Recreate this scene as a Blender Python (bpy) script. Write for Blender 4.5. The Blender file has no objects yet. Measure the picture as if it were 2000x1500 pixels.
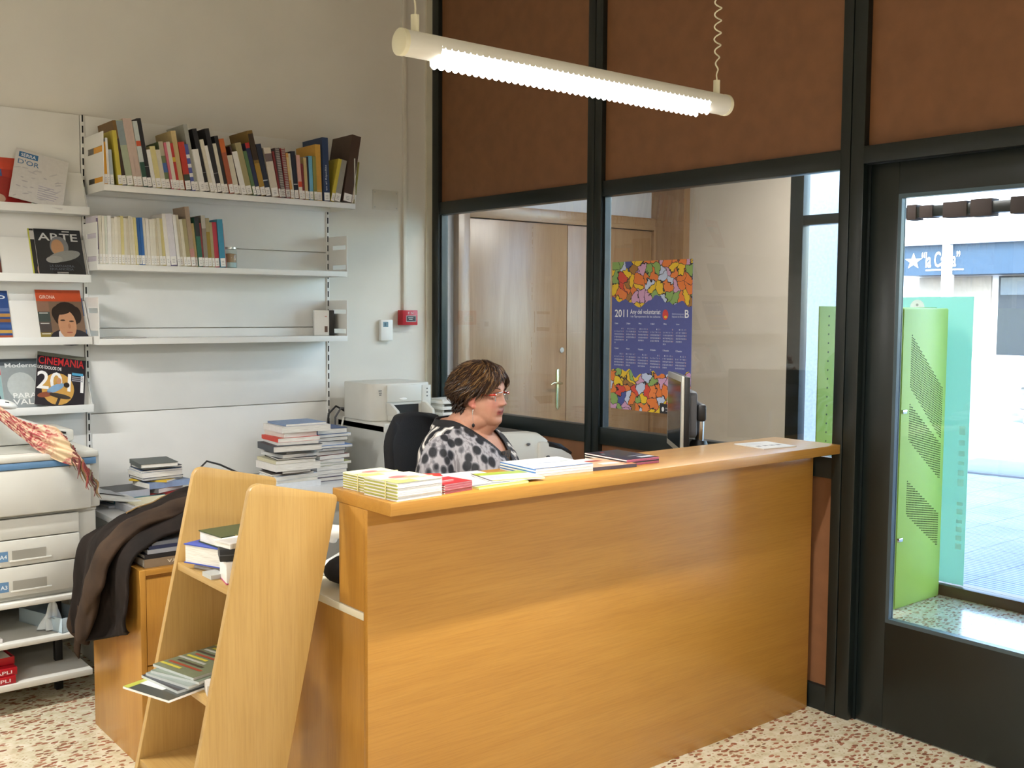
import bpy, bmesh, math, random
from mathutils import Vector, Matrix, Euler, noise
random.seed(7)
SC = bpy.context.scene
COL = SC.collection
R = math.radians

# ------------------------------------------------------------------ camera
cam_d = bpy.data.cameras.new('camera')
cam = bpy.data.objects.new('camera', cam_d); COL.objects.link(cam)
cam_d.sensor_width = 36.0; cam_d.lens = 36.84; cam_d.clip_start = 0.05; cam_d.clip_end = 300
_yaw, _pit, _rol = 0.680007759, 0.0712480710, 0.00648506982
_f = Vector((math.sin(_yaw)*math.cos(_pit), math.cos(_yaw)*math.cos(_pit), -math.sin(_pit)))
_r0 = Vector((math.cos(_yaw), -math.sin(_yaw), 0)); _u0 = _r0.cross(_f)
_r = math.cos(_rol)*_r0 + math.sin(_rol)*_u0
_u = -math.sin(_rol)*_r0 + math.cos(_rol)*_u0
cam.matrix_world = Matrix(((_r.x, _u.x, -_f.x, -3.5493), (_r.y, _u.y, -_f.y, -5.1533), (_r.z, _u.z, -_f.z, 1.6), (0, 0, 0, 1)))
SC.camera = cam

# ------------------------------------------------------------------ sky, sun, exposure
world = bpy.data.worlds.new('sky'); SC.world = world; world.use_nodes = True
_nt = world.node_tree; _nt.nodes.clear()
_o = _nt.nodes.new('ShaderNodeOutputWorld'); _bg = _nt.nodes.new('ShaderNodeBackground')
_sk = _nt.nodes.new('ShaderNodeTexSky'); _sk.sky_type = 'NISHITA'; _sk.sun_disc = False
_sk.sun_elevation = R(36); _sk.sun_rotation = R(-115); _sk.air_density = 1.0; _sk.dust_density = 1.2
_bg.inputs['Strength'].default_value = 1.5
_nt.links.new(_sk.outputs[0], _bg.inputs[0]); _nt.links.new(_bg.outputs[0], _o.inputs[0])
sun_d = bpy.data.lights.new('sun', 'SUN'); sun_d.energy = 3.0; sun_d.angle = R(0.6); sun_d.color = (1, .95, .86)
sun = bpy.data.objects.new('sun', sun_d); COL.objects.link(sun)
sun.rotation_euler = Vector((0.75, 0.35, -0.60)).to_track_quat('-Z', 'Y').to_euler()
SC.view_settings.view_transform = 'Standard'; SC.view_settings.look = 'None'
SC.view_settings.gamma = 1; SC.view_settings.use_curve_mapping = False
SC.view_settings.exposure = 0.58
LAMP_W = 28.0

# ------------------------------------------------------------------ materials
MATS = {}
def srgb(c):
    if isinstance(c, str):
        c = [int(c[i:i+2], 16)/255 for i in (0, 2, 4)]
    return tuple((x/12.92 if x <= .04045 else ((x+.055)/1.055)**2.4) for x in c[:3]) + (1,)
def _mat(name):
    m = bpy.data.materials.new(name); m.use_nodes = True
    MATS[name] = m
    return m, m.node_tree, m.node_tree.nodes['Principled BSDF']
def _coords(nt, scale=(1, 1, 1), rot=(0, 0, 0)):
    tc = nt.nodes.new('ShaderNodeTexCoord'); mp = nt.nodes.new('ShaderNodeMapping')
    mp.inputs['Scale'].default_value = scale; mp.inputs['Rotation'].default_value = rot
    nt.links.new(tc.outputs['Object'], mp.inputs['Vector']); return mp
def _ramp(nt, stops):
    r = nt.nodes.new('ShaderNodeValToRGB'); e = r.color_ramp.elements
    while len(e) < len(stops): e.new(.5)
    for el, (p, c) in zip(e, stops): el.position = p; el.color = srgb(c)
    return r
def mat(name, col, rough=.5, metal=0., spec=.5, mottle=.06, scale=6., bump=0., bscale=200., emit=0., coat=0., trans=0.):
    """plain surface with a little procedural tone variation and optional fine relief"""
    if name in MATS: return MATS[name]
    m, nt, b = _mat(name)
    b.inputs['Roughness'].default_value = rough; b.inputs['Metallic'].default_value = metal
    b.inputs['Specular IOR Level'].default_value = spec; b.inputs['Coat Weight'].default_value = coat
    b.inputs['Transmission Weight'].default_value = trans
    mp = _coords(nt); n = nt.nodes.new('ShaderNodeTexNoise'); n.inputs['Scale'].default_value = scale; n.inputs['Detail'].default_value = 4
    nt.links.new(mp.outputs[0], n.inputs['Vector'])
    c = srgb(col); r = nt.nodes.new('ShaderNodeValToRGB'); e = r.color_ramp.elements
    e[0].position = .3; e[0].color = tuple(x*(1-mottle) for x in c[:3])+(1,)
    e[1].position = .7; e[1].color = tuple(min(1, x*(1+mottle)) for x in c[:3])+(1,)
    nt.links.new(n.outputs['Fac'], r.inputs[0]); nt.links.new(r.outputs[0], b.inputs['Base Color'])
    if emit:
        b.inputs['Emission Color'].default_value = c; b.inputs['Emission Strength'].default_value = emit
    if bump:
        n2 = nt.nodes.new('ShaderNodeTexNoise'); n2.inputs['Scale'].default_value = bscale; n2.inputs['Detail'].default_value = 3
        nt.links.new(mp.outputs[0], n2.inputs['Vector'])
        bp = nt.nodes.new('ShaderNodeBump'); bp.inputs['Strength'].default_value = bump; bp.inputs['Distance'].default_value = .002
        nt.links.new(n2.outputs['Fac'], bp.inputs['Height']); nt.links.new(bp.outputs[0], b.inputs['Normal'])
    return m
def wood(name, dark, mid, light, grain='z', rough=.38, coat=.15, fine=1.):
    if name in MATS: return MATS[name]
    m, nt, b = _mat(name); b.inputs['Roughness'].default_value = rough; b.inputs['Coat Weight'].default_value = coat; b.inputs['Coat Roughness'].default_value = .25
    s = {'x': (1.2, 16, 16), 'y': (16, 1.2, 16), 'z': (16, 16, 1.2)}[grain]
    mp = _coords(nt, s); n = nt.nodes.new('ShaderNodeTexNoise'); n.inputs['Scale'].default_value = 1.1*fine; n.inputs['Detail'].default_value = 6; n.inputs['Distortion'].default_value = .7
    nt.links.new(mp.outputs[0], n.inputs['Vector'])
    r = _ramp(nt, [(.3, dark), (.5, mid), (.72, light)]); nt.links.new(n.outputs['Fac'], r.inputs[0])
    s2 = {'x': (9, 260, 260), 'y': (260, 9, 260), 'z': (260, 260, 9)}[grain]
    mp2 = _coords(nt, s2); n2 = nt.nodes.new('ShaderNodeTexNoise'); n2.inputs['Scale'].default_value = 1.; n2.inputs['Detail'].default_value = 2
    nt.links.new(mp2.outputs[0], n2.inputs['Vector'])
    mx = nt.nodes.new('ShaderNodeMix'); mx.data_type = 'RGBA'; mx.blend_type = 'MULTIPLY'; mx.inputs[0].default_value = .25
    r2 = _ramp(nt, [(.3, 'c8b8a0'), (.6, 'ffffff')]); nt.links.new(n2.outputs['Fac'], r2.inputs[0])
    nt.links.new(r.outputs[0], mx.inputs[6]); nt.links.new(r2.outputs[0], mx.inputs[7]); nt.links.new(mx.outputs[2], b.inputs['Base Color'])
    return m
def attr_mat(name, rough=.5, coat=0., spec=.5):
    """flat print: colours come from the mesh's printed-colour attribute, with a faint paper fleck"""
    m, nt, b = _mat(name); b.inputs['Roughness'].default_value = rough; b.inputs['Coat Weight'].default_value = coat; b.inputs['Specular IOR Level'].default_value = spec
    a = nt.nodes.new('ShaderNodeVertexColor'); a.layer_name = 'Col'
    mp = _coords(nt); n = nt.nodes.new('ShaderNodeTexNoise'); n.inputs['Scale'].default_value = 60; n.inputs['Detail'].default_value = 3
    nt.links.new(mp.outputs[0], n.inputs['Vector'])
    r = _ramp(nt, [(.3, 'ececec'), (.7, 'ffffff')]); nt.links.new(n.outputs['Fac'], r.inputs[0])
    mx = nt.nodes.new('ShaderNodeMix'); mx.data_type = 'RGBA'; mx.blend_type = 'MULTIPLY'; mx.inputs[0].default_value = .5
    nt.links.new(a.outputs[0], mx.inputs[6]); nt.links.new(r.outputs[0], mx.inputs[7]); nt.links.new(mx.outputs[2], b.inputs['Base Color'])
    return m
PRINT = attr_mat('printed_paper', .5); GLOSSY = attr_mat('printed_gloss', .28, .2)
def page_mat():
    m, nt, b = _mat('page_edges'); b.inputs['Roughness'].default_value = .75
    mp = _coords(nt, (900, 20, 20)); n = nt.nodes.new('ShaderNodeTexNoise'); n.inputs['Scale'].default_value = 1; n.inputs['Detail'].default_value = 2
    nt.links.new(mp.outputs[0], n.inputs['Vector']); r = _ramp(nt, [(.3, 'd2cdc0'), (.65, 'f1eee6')])
    nt.links.new(n.outputs['Fac'], r.inputs[0]); nt.links.new(r.outputs[0], b.inputs['Base Color']); return m
PAGES = page_mat()
def glass(name, tint=(.93, .97, .97), refl=1.45, rough=0.0):
    m = bpy.data.materials.new(name); m.use_nodes = True; MATS[name] = m; nt = m.node_tree; nt.nodes.clear()
    o = nt.nodes.new('ShaderNodeOutputMaterial'); t = nt.nodes.new('ShaderNodeBsdfTransparent'); g = nt.nodes.new('ShaderNodeBsdfGlossy')
    fr = nt.nodes.new('ShaderNodeFresnel'); fr.inputs[0].default_value = refl; mx = nt.nodes.new('ShaderNodeMixShader')
    t.inputs[0].default_value = tint + (1,); g.inputs['Roughness'].default_value = rough
    ge = nt.nodes.new('ShaderNodeNewGeometry'); inv = nt.nodes.new('ShaderNodeMath'); inv.operation = 'SUBTRACT'; inv.inputs[0].default_value = 1; nt.links.new(ge.outputs['Backfacing'], inv.inputs[1])
    mu = nt.nodes.new('ShaderNodeMath'); mu.operation = 'MULTIPLY'; nt.links.new(fr.outputs[0], mu.inputs[0]); nt.links.new(inv.outputs[0], mu.inputs[1])
    nt.links.new(mu.outputs[0], mx.inputs[0]); nt.links.new(t.outputs[0], mx.inputs[1]); nt.links.new(g.outputs[0], mx.inputs[2]); nt.links.new(mx.outputs[0], o.inputs[0])
    return m
def terrazzo():
    m, nt, b = _mat('terrazzo'); b.inputs['Roughness'].default_value = .22; b.inputs['Coat Weight'].default_value = .25; b.inputs['Coat Roughness'].default_value = .12
    L = nt.links
    def chips(scale, thr, prob, rot, stretch):
        mp = _coords(nt, (1, stretch, 1), (0, 0, rot)); nz = nt.nodes.new('ShaderNodeTexNoise'); nz.inputs['Scale'].default_value = scale*.9; nz.inputs['Detail'].default_value = 2
        L.new(mp.outputs[0], nz.inputs['Vector'])
        ad = nt.nodes.new('ShaderNodeVectorMath'); ad.operation = 'MULTIPLY_ADD'; ad.inputs[1].default_value = (.55/scale,)*3
        L.new(nz.outputs['Color'], ad.inputs[0]); L.new(mp.outputs[0], ad.inputs[2])
        v = nt.nodes.new('ShaderNodeTexVoronoi'); v.inputs['Scale'].default_value = scale; v.inputs['Randomness'].default_value = 1
        v.voronoi_dimensions = '2D'; L.new(ad.outputs[0], v.inputs['Vector'])
        sp = nt.nodes.new('ShaderNodeSeparateColor'); L.new(v.outputs['Color'], sp.inputs[0])
        a = nt.nodes.new('ShaderNodeMath'); a.operation = 'LESS_THAN'; a.inputs[1].default_value = thr; L.new(v.outputs['Distance'], a.inputs[0])
        c = nt.nodes.new('ShaderNodeMath'); c.operation = 'LESS_THAN'; c.inputs[1].default_value = prob; L.new(sp.outputs[0], c.inputs[0])
        d = nt.nodes.new('ShaderNodeMath'); d.operation = 'MULTIPLY'; L.new(a.outputs[0], d.inputs[0]); L.new(c.outputs[0], d.inputs[1])
        return d, sp
    mp = _coords(nt); n = nt.nodes.new('ShaderNodeTexNoise'); n.inputs['Scale'].default_value = 25; n.inputs['Detail'].default_value = 5; L.new(mp.outputs[0], n.inputs['Vector'])
    base = _ramp(nt, [(.3, 'bfb596'), (.5, 'd2c9ae'), (.7, 'dfd9c6')]); L.new(n.outputs['Fac'], base.inputs[0])
    cur = base.outputs[0]
    for scale, thr, prob, rot, st, stops in ((70, .36, .3, .5, 1.5, [(0, 'b39c7c'), (.5, 'cfc3a4'), (1, 'a39070')]), (27, .35, .42, 1.1, 1.8, [(0, '8a5340'), (.35, 'a8745c'), (.7, '966a52'), (1, '7c503e')]), (36, .32, .22, 2.3, 1.7, [(0, '8a4f3a'), (.5, 'a97f62'), (1, '6a4f3e')])):
        d, sp = chips(scale, thr, prob, rot, st); rr = _ramp(nt, stops); L.new(sp.outputs[1], rr.inputs[0])
        mx = nt.nodes.new('ShaderNodeMix'); mx.data_type = 'RGBA'; L.new(d.outputs[0], mx.inputs[0]); L.new(cur, mx.inputs[6]); L.new(rr.outputs[0], mx.inputs[7]); cur = mx.outputs[2]
    L.new(cur, b.inputs['Base Color']); return m
TERR = terrazzo()
WALL = mat('wall_paint', 'dedbd2', .85, mottle=.03, scale=3, bump=.12, bscale=90)
CEIL = mat('ceiling_paint', 'd8d5cc', .9, mottle=.02)
FRAME = mat('dark_green_metal', '101817', .33, 0, .5, .12, 5, bump=.05, bscale=400)
BROWN = mat('brown_laminate', '7f5536', .55, mottle=.08, scale=14)
WHITE = mat('white_enamel', 'e8e8e4', .4, mottle=.02)
CREAM = mat('cream_plastic', 'e6e2c8', .4, mottle=.02)
GREYP = mat('grey_plastic', 'b9bab4', .5, mottle=.03)
LGREY = mat('light_grey_plastic', 'd3d2ca', .45, mottle=.03)
COPY = mat('copier_plastic', 'c8c7be', .5, mottle=.03)
DGREY = mat('dark_grey_plastic', '55565a', .5, mottle=.05)
BLACK = mat('black_plastic', '141416', .45, mottle=.1)
BLUEP = mat('blue_stripe', '5d83a8', .45)
CHROME = mat('chrome', 'c9c9c9', .2, 1.)
BRASS = mat('brass', 'd6cfa8', .25, 1.)
RED = mat('red_plastic', 'b01826', .35)
BEECH = wood('beech', 'b59051', 'ba9658', 'bf9c5e', 'z')
BEECHY = wood('beech_across', 'b59051', 'ba9658', 'bf9c5e', 'y')
OAKX = wood('counter_wood_along', 'b37f33', 'b98537', 'bf8c3d', 'x', coat=.3)
OAKZ = wood('counter_wood_upright', 'b37f33', 'b98537', 'bf8c3d', 'z', coat=.3)
OAKY = wood('counter_wood_across', 'b37f33', 'b98537', 'bf8c3d', 'y', coat=.3)
DOORW = wood('door_veneer', '967352', '9e7c5b', 'a68564', 'z', rough=.3, coat=.3)
DOORX = wood('door_veneer_across', '967352', '9e7c5b', 'a68564', 'x', rough=.3, coat=.3)
PANE = glass('pane_glass', (.96, .975, .97), 1.62)
JARG = glass('jar_glass', (.9, .95, .95), 1.45)

# ------------------------------------------------------------------ mesh builder
class MB:
    def __init__(s): s.v = []; s.f = []; s.c = []; s.m = []
    def add(s, vs, fs, col=None, mi=0, M=None):
        o = len(s.v)
        s.v += [tuple(M @ Vector(p)) if M else tuple(p) for p in vs]
        for f in fs: s.f.append(tuple(i+o for i in f)); s.c.append(col); s.m.append(mi)
        return s
    def box(s, a, b, col=None, mi=0, M=None):
        x0, y0, z0 = a; x1, y1, z1 = b
        if x0 > x1: x0, x1 = x1, x0
        if y0 > y1: y0, y1 = y1, y0
        if z0 > z1: z0, z1 = z1, z0
        vs = [(x0,y0,z0),(x1,y0,z0),(x1,y1,z0),(x0,y1,z0),(x0,y0,z1),(x1,y0,z1),(x1,y1,z1),(x0,y1,z1)]
        return s.add(vs, [(0,3,2,1),(4,5,6,7),(0,1,5,4),(1,2,6,5),(2,3,7,6),(3,0,4,7)], col, mi, M)
    def prism(s, poly, d0, d1, plane='xz', col=None, mi=0, M=None):
        """extrude a counter-clockwise polygon; plane xz extrudes along y, xy along z, yz along x"""
        n = len(poly); g = {'xz': lambda p, d: (p[0], d, p[1]), 'xy': lambda p, d: (p[0], p[1], d), 'yz': lambda p, d: (d, p[0], p[1])}[plane]
        vs = [g(p, d0) for p in poly] + [g(p, d1) for p in poly]
        fs = [tuple(range(n)), tuple(range(2*n-1, n-1, -1))] + [(i, i+n, (i+1) % n+n, (i+1) % n) for i in range(n)]
        return s.add(vs, fs, col, mi, M)
    def tube(s, pts, r, seg=8, col=None, mi=0, cap=True, M=None):
        pts = [Vector(p) for p in pts]; n = len(pts); rs = r if isinstance(r, (list, tuple)) else [r]*n
        vs = []; up = None
        for i, p in enumerate(pts):
            d = (pts[min(i+1, n-1)]-pts[max(i-1, 0)]).normalized()
            if up is None: up = d.orthogonal().normalized()
            else:
                up = (up-d*up.dot(d))
                up = up.normalized() if up.length > 1e-6 else d.orthogonal().normalized()
            sd = d.cross(up)
            for k in range(seg):
                a = 2*math.pi*k/seg; vs.append(tuple(p+(up*math.cos(a)+sd*math.sin(a))*rs[i]))
        fs = [(i*seg+k, i*seg+(k+1) % seg, (i+1)*seg+(k+1) % seg, (i+1)*seg+k) for i in range(n-1) for k in range(seg)]
        if cap: fs += [tuple(range(seg-1, -1, -1)), tuple((n-1)*seg+k for k in range(seg))]
        return s.add(vs, fs, col, mi, M)
    def cyl(s, p0, p1, r, seg=16, col=None, mi=0): return s.tube([p0, p1], r, seg, col, mi)
    def lathe(s, prof, c=(0, 0, 0), seg=20, col=None, mi=0, M=None):
        vs = []; n = len(prof)
        for (r, z) in prof:
            for k in range(seg):
                a = 2*math.pi*k/seg; vs.append((c[0]+r*math.cos(a), c[1]+r*math.sin(a), c[2]+z))
        fs = [(i*seg+k, i*seg+(k+1) % seg, (i+1)*seg+(k+1) % seg, (i+1)*seg+k) for i in range(n-1) for k in range(seg)]
        if prof[0][0] > 1e-6: fs.append(tuple(range(seg-1, -1, -1)))
        if prof[-1][0] > 1e-6: fs.append(tuple((n-1)*seg+k for k in range(seg)))
        return s.add(vs, fs, col, mi, M)
    def ball(s, c, r, seg=14, rings=8, col=None, mi=0, M=None):
        rx, ry, rz = r if isinstance(r, (tuple, list)) else (r, r, r); vs = []
        for i in range(rings+1):
            t = math.pi*i/rings
            for k in range(seg):
                a = 2*math.pi*k/seg; vs.append((c[0]+rx*math.sin(t)*math.cos(a), c[1]+ry*math.sin(t)*math.sin(a), c[2]-rz*math.cos(t)))
        fs = [(i*seg+k, i*seg+(k+1) % seg, (i+1)*seg+(k+1) % seg, (i+1)*seg+k) for i in range(rings) for k in range(seg)]
        return s.add(vs, fs, col, mi, M)
    def grid(s, fn, nu, nv, col=None, mi=0, closed_u=False):
        vs = [tuple(fn(i/(nu-1 if not closed_u else nu), j/(nv-1))) for j in range(nv) for i in range(nu)]
        un = nu if closed_u else nu-1
        fs = [(j*nu+i, j*nu+(i+1) % nu, (j+1)*nu+(i+1) % nu, (j+1)*nu+i) for j in range(nv-1) for i in range(un)]
        return s.add(vs, fs, col, mi)
    def build(s, name, mats, parent=None, smooth=None, bevel=0, seg=2, merge=False, loc=None, rot=None):
        me = bpy.data.meshes.new(name); me.from_pydata(s.v, [], s.f)
        mats = mats if isinstance(mats, (list, tuple)) else [mats]
        for m in mats: me.materials.append(m)
        if len(mats) > 1: me.polygons.foreach_set('material_index', s.m)
        if any(c is not None for c in s.c):
            at = me.color_attributes.new('Col', 'FLOAT_COLOR', 'CORNER'); cache = {}
            for p, c in zip(me.polygons, s.c):
                c = c or 'ffffff'
                if c not in cache: cache[c] = srgb(c)
                for li in p.loop_indices: at.data[li].color = cache[c]
        if bevel or merge:
            bm = bmesh.new(); bm.from_mesh(me)
            bmesh.ops.remove_doubles(bm, verts=bm.verts, dist=1e-5)
            if bevel:
                es = [e for e in bm.edges if len(e.link_faces) == 2 and e.calc_face_angle(0) > R(30)]
                bmesh.ops.bevel(bm, geom=es, offset=bevel, segments=seg, profile=.5, affect='EDGES', clamp_overlap=True)
            bmesh.ops.recalc_face_normals(bm, faces=bm.faces); bm.to_mesh(me); bm.free()
        if smooth or bevel:
            me.shade_smooth(); me.set_sharp_from_angle(angle=R(smooth if smooth else 40))
        me.validate(); me.update()
        o = bpy.data.objects.new(name, me); COL.objects.link(o)
        if parent: o.parent = parent
        if loc: o.location = loc
        if rot: o.rotation_euler = rot
        return o
    # flat print in the xz plane facing -y
    def rect(s, x0, z0, x1, z1, col, y=-.0004, mi=0): return s.add([(x0,y,z0),(x1,y,z0),(x1,y,z1),(x0,y,z1)], [(0,1,2,3)], col, mi)
    def poly(s, pts, col, y=-.0004, mi=0): return s.add([(p[0], y, p[1]) for p in pts], [tuple(range(len(pts)))], col, mi)
    def oval(s, cx, cz, rx, rz, col, y=-.0004, n=20, rot=0, mi=0):
        c, q = math.cos(rot), math.sin(rot)
        return s.poly([(cx+rx*math.cos(t)*c-rz*math.sin(t)*q, cz+rx*math.cos(t)*q+rz*math.sin(t)*c) for t in [2*math.pi*k/n for k in range(n)]], col, y, mi)
    def text(s, txt, x, z, h, col, w=None, y=-.0008, slant=0., mi=0, vert=False):
        vs, fs, bw, bh = text_mesh(txt)
        k = h/bh; kx = (w/bw) if w else k
        if vert: P = [(x-p[1]*k, y, z+p[0]*kx) for p in vs]
        else: P = [(x+p[0]*kx+slant*p[1]*k, y, z+p[1]*k) for p in vs]
        return s.add(P, fs, col, mi)
_TX = {}
def text_mesh(txt):
    if txt in _TX: return _TX[txt]
    cu = bpy.data.curves.new('t', 'FONT'); cu.body = txt; cu.resolution_u = 3; cu.offset = .012
    o = bpy.data.objects.new('t', cu); COL.objects.link(o)
    dg = bpy.context.evaluated_depsgraph_get(); me = bpy.data.meshes.new_from_object(o.evaluated_get(dg))
    vs = [(v.co.x, v.co.y) for v in me.vertices]; fs = [tuple(p.vertices) for p in me.polygons]
    x0 = min(v[0] for v in vs); y0 = min(v[1] for v in vs); vs = [(a-x0, b-y0) for a, b in vs]
    bw = max(v[0] for v in vs); bh = max(v[1] for v in vs)
    bpy.data.objects.remove(o); bpy.data.curves.remove(cu); bpy.data.meshes.remove(me)
    _TX[txt] = (vs, fs, bw, bh); return _TX[txt]
def tag(o, label=None, cat=None, group=None, kind=None):
    if label: o['label'] = label
    if cat: o['category'] = cat
    if group: o['group'] = group
    if kind: o['kind'] = kind
    return o
def thing(name, label, cat, loc=(0, 0, 0), rz=0., group=None, kind=None, rot=None):
    o = bpy.data.objects.new(name, None); COL.objects.link(o); o.empty_display_size = .05
    o.location = loc; o.rotation_euler = rot if rot else (0, 0, rz)
    return tag(o, label, cat, group, kind)
def box(name, a, b, m, parent=None, bevel=0): return MB().box(a, b).build(name, m, parent, bevel=bevel)
def struct(name, label=None):
    o = thing(name, label, None, kind='structure'); return o
def copy_tree(o, parent=None):
    c = o.copy(); COL.objects.link(c); c.parent = parent
    for ch in list(o.children): copy_tree(ch, c)
    return c
# ------------------------------------------------------------------ room shell
def S(o, label=None): return tag(o, label, None, None, 'structure')
S(box('floor', (-7, -9, -.12), (2.03, .6, 0), TERR), 'cream terrazzo floor with brown stone chips')
S(box('ceiling', (-7, -9, 3.7), (2.2, .6, 3.8), CEIL), 'plain white ceiling')
S(box('wall_back', (-7, 0, 0), (.0, .2, 3.7), WALL), 'white painted wall behind the shelves')
S(box('wall_left', (-7.1, -9, 0), (-7, .2, 3.7), WALL), 'white wall on the far left side')
S(box('wall_front', (-7, -9.1, 0), (2.2, -9, 3.7), WALL), 'white wall behind the visitor side')
S(box('wall_right', (0, -9, 0), (.12, -3.98, 3.7), WALL), 'white wall beyond the glazed door')
S(box('trim_1', (-.045, -.014, 0), (0, 0, 3.7), mat('cream_trim', 'd9d4c0', .6)), 'cream corner strip between wall and glazed partition')
tag(MB().box((-.207, -.018, 1.59), (-.185, 0, 3.7)).build('cable_duct', mat('duct', 'dcd8cc', .6), bevel=.002), 'thin white cable duct running down to the red alarm', 'duct')
# glazed partition
def bay(name, label, y0, y1, pane=True):
    """y0 > y1; a bay of the partition: panes between rails, brown panel above and below"""
    s = struct(name, label)
    for nm, z0, z1, x0 in (('top_rail', 2.147, 2.22, 0.), ('sill_rail', .942, 1.026, 0.), ('bottom_rail', 0, .1, 0.)):
        box(nm, (x0, y0, z0), (.06, y1, z1), FRAME, s, .003)
    box('upper_panel', (.022, y0, 2.22), (.038, y1, 3.7), BROWN, s)
    box('lower_panel', (.022, y0, .1), (.038, y1, .942), BROWN, s)
    box('pane', (.027, y0, 1.026), (.033, y1, 2.147), PANE, s)
    for yy, d in ((y0, -1), (y1, 1)):
        box('glazing_bead', (.012, yy, 1.026), (.048, yy+d*.012, 2.147), FRAME, s)
    return s
bay('window_1', 'glazed bay nearest the shelf wall, brown panels above and below', -.075, -1.345)
bay('window_2', 'glazed bay with the calendar poster, brown panels above and below', -1.446, -2.769)
for nm, ya, yb, lab in (('trim_2', 0, -.075, 'dark green corner post of the partition'), ('trim_3', -1.345, -1.394, 'dark green middle post, left half'), ('trim_4', -1.397, -1.446, 'dark green middle post, right half'), ('trim_5', -2.769, -2.813, 'dark green post beside the counter, left half'), ('trim_6', -2.816, -2.873, 'dark green post beside the door, right half')):
    S(MB().box((-.006, ya, 0), (.066, yb, 3.7)).build(nm, FRAME, bevel=.003), lab)
# glazed door
d1 = struct('door_1', 'dark green door with one large glass pane')
box('header', (-.012, -2.873, 2.155), (.06, -3.98, 2.221), FRAME, d1, .003)
box('upper_panel', (.025, -2.873, 2.221), (.041, -3.98, 3.7), BROWN, d1)
box('jamb', (.0, -3.9, 0), (.066, -3.98, 3.7), FRAME, d1, .003)
box('jamb', (.03, -2.873, 0), (.066, -2.883, 2.155), FRAME, d1)
YA, YB = -2.885, -3.895
box('stile', (.03, YA, .006), (.075, -3.0, 2.1545), FRAME, d1, .002)
box('stile', (.03, -3.79, .006), (.075, YB, 2.1545), FRAME, d1, .002)
box('rail', (.03, -3.0, 2.035), (.075, -3.79, 2.1545), FRAME, d1, .002)
box('kick_panel', (.03, -3.0, .006), (.075, -3.79, .417), FRAME, d1, .002)
for a, b in (((.03, -3.0, .417), (.06, -3.014, 2.035)), ((.03, -3.776, .417), (.06, -3.79, 2.035)), ((.03, -3.014, 2.02), (.06, -3.776, 2.035)), ((.03, -3.014, .417), (.06, -3.776, .432))):
    box('glazing_bead', a, b, mat('bead_metal', '4a5a62', .3, .4), d1)
box('pane', (.05, -3.014, .432), (.056, -3.776, 2.02), PANE, d1)
# ------------------------------------------------------------------ vestibule
VW = mat('vestibule_paint', 'cfcdd0', .85, mottle=.03)
S(box('wall_vestibule_back', (.0, .12, 0), (2.3, .32, 3.7), VW), 'pale wall of the entrance lobby around the wooden door')
S(box('wall_vestibule_end', (2.05, -1.03, 0), (2.2, .12, 3.7), mat('lobby_beige', 'c2b6a6', .85, mottle=.03)), 'plain beige lobby wall seen through the glass')
S(box('wall_vestibule_front', (.12, -4.6, 0), (2.2, -4.5, 3.7), VW), 'pale end wall of the lobby')
pil = S(box('trim_7', (1.99, -.19, 0), (2.05, .12, 3.7), DOORW), 'wooden corner pilaster in the lobby')
d2 = struct('door_2', 'wooden double door in the lobby behind the glass')
box('frame_post', (.245, .065, 0), (.333, .12, 2.25), DOORW, d2, .002)
box('frame_post', (1.965, .065, 0), (1.99, .12, 2.25), DOORW, d2, .002)
box('frame_head', (.333, .065, 2.165), (1.965, .12, 2.25), DOORX, d2, .002)
for x0, x1 in ((.338, 1.152), (1.157, 1.96)):
    lf = box('leaf', (x0, .085, .006), (x1, .12, 2.16), DOORW, d2, .002)
for z in (.25, 1.55, 1.95):
    MB().cyl((.335, .08, z), (.335, .08, z+.1), .006, 10).build('hinge', CHROME, d2)
hp = MB().prism([(1.078, .93), (1.098, .95), (1.098, 1.19), (1.088, 1.205), (1.072, 1.205), (1.062, 1.19), (1.062, .95)][::-1], .079, .085).build('handle_plate', BRASS, d2, bevel=.002)
MB().tube([(1.08, .079, 1.11), (1.08, .045, 1.11), (1.06, .035, 1.113), (1.0, .035, 1.118), (.975, .035, 1.105)], [.009, .008, .008, .007, .005], 10).build('lever', BRASS, hp, smooth=60)
MB().cyl((1.11, .079, 1.33), (1.11, .086, 1.33), .018, 18).build('lock_cylinder', CHROME, d2, smooth=40)
# street front of the lobby
FX = 2.05
w3 = struct('window_3', 'glazed street front of the lobby')
for ya, yb in ((-1.03, -1.13), (-3.3, -3.4), (-4.4, -4.5)):
    box('mullion', (FX, ya, 0), (FX+.07, yb, 3.7), FRAME, w3, .003)
box('threshold', (FX-.03, -1.13, -.02), (FX+.09, -4.4, .06), mat('threshold_metal', '4b463f', .4, .3), w3, .003)
box('transom', (FX, -1.13, 2.138), (FX+.07, -4.4, 2.2), FRAME, w3, .003)
for ya, yb, g in ((-1.84, -1.9, .012), (-1.92, -2.0, .004), (-2.06, -2.2, .012), (-2.22, -2.34, .016), (-2.44, -2.56, .014), (-2.66, -2.8, .01)):
    box('seal_sleeve', (FX-.008, ya, 2.138-g), (FX+.078, yb, 2.2+g), mat('seal_brown', '3a2c28', .8), w3, .004)
box('head', (FX, -1.13, 2.9), (FX+.07, -4.4, 3.7), FRAME, w3)
box('pane', (FX+.03, -1.13, .06), (FX+.036, -3.3, 2.9), PANE, w3)
box('pane', (FX+.03, -3.4, .06), (FX+.036, -4.4, 2.9), PANE, w3)
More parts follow.
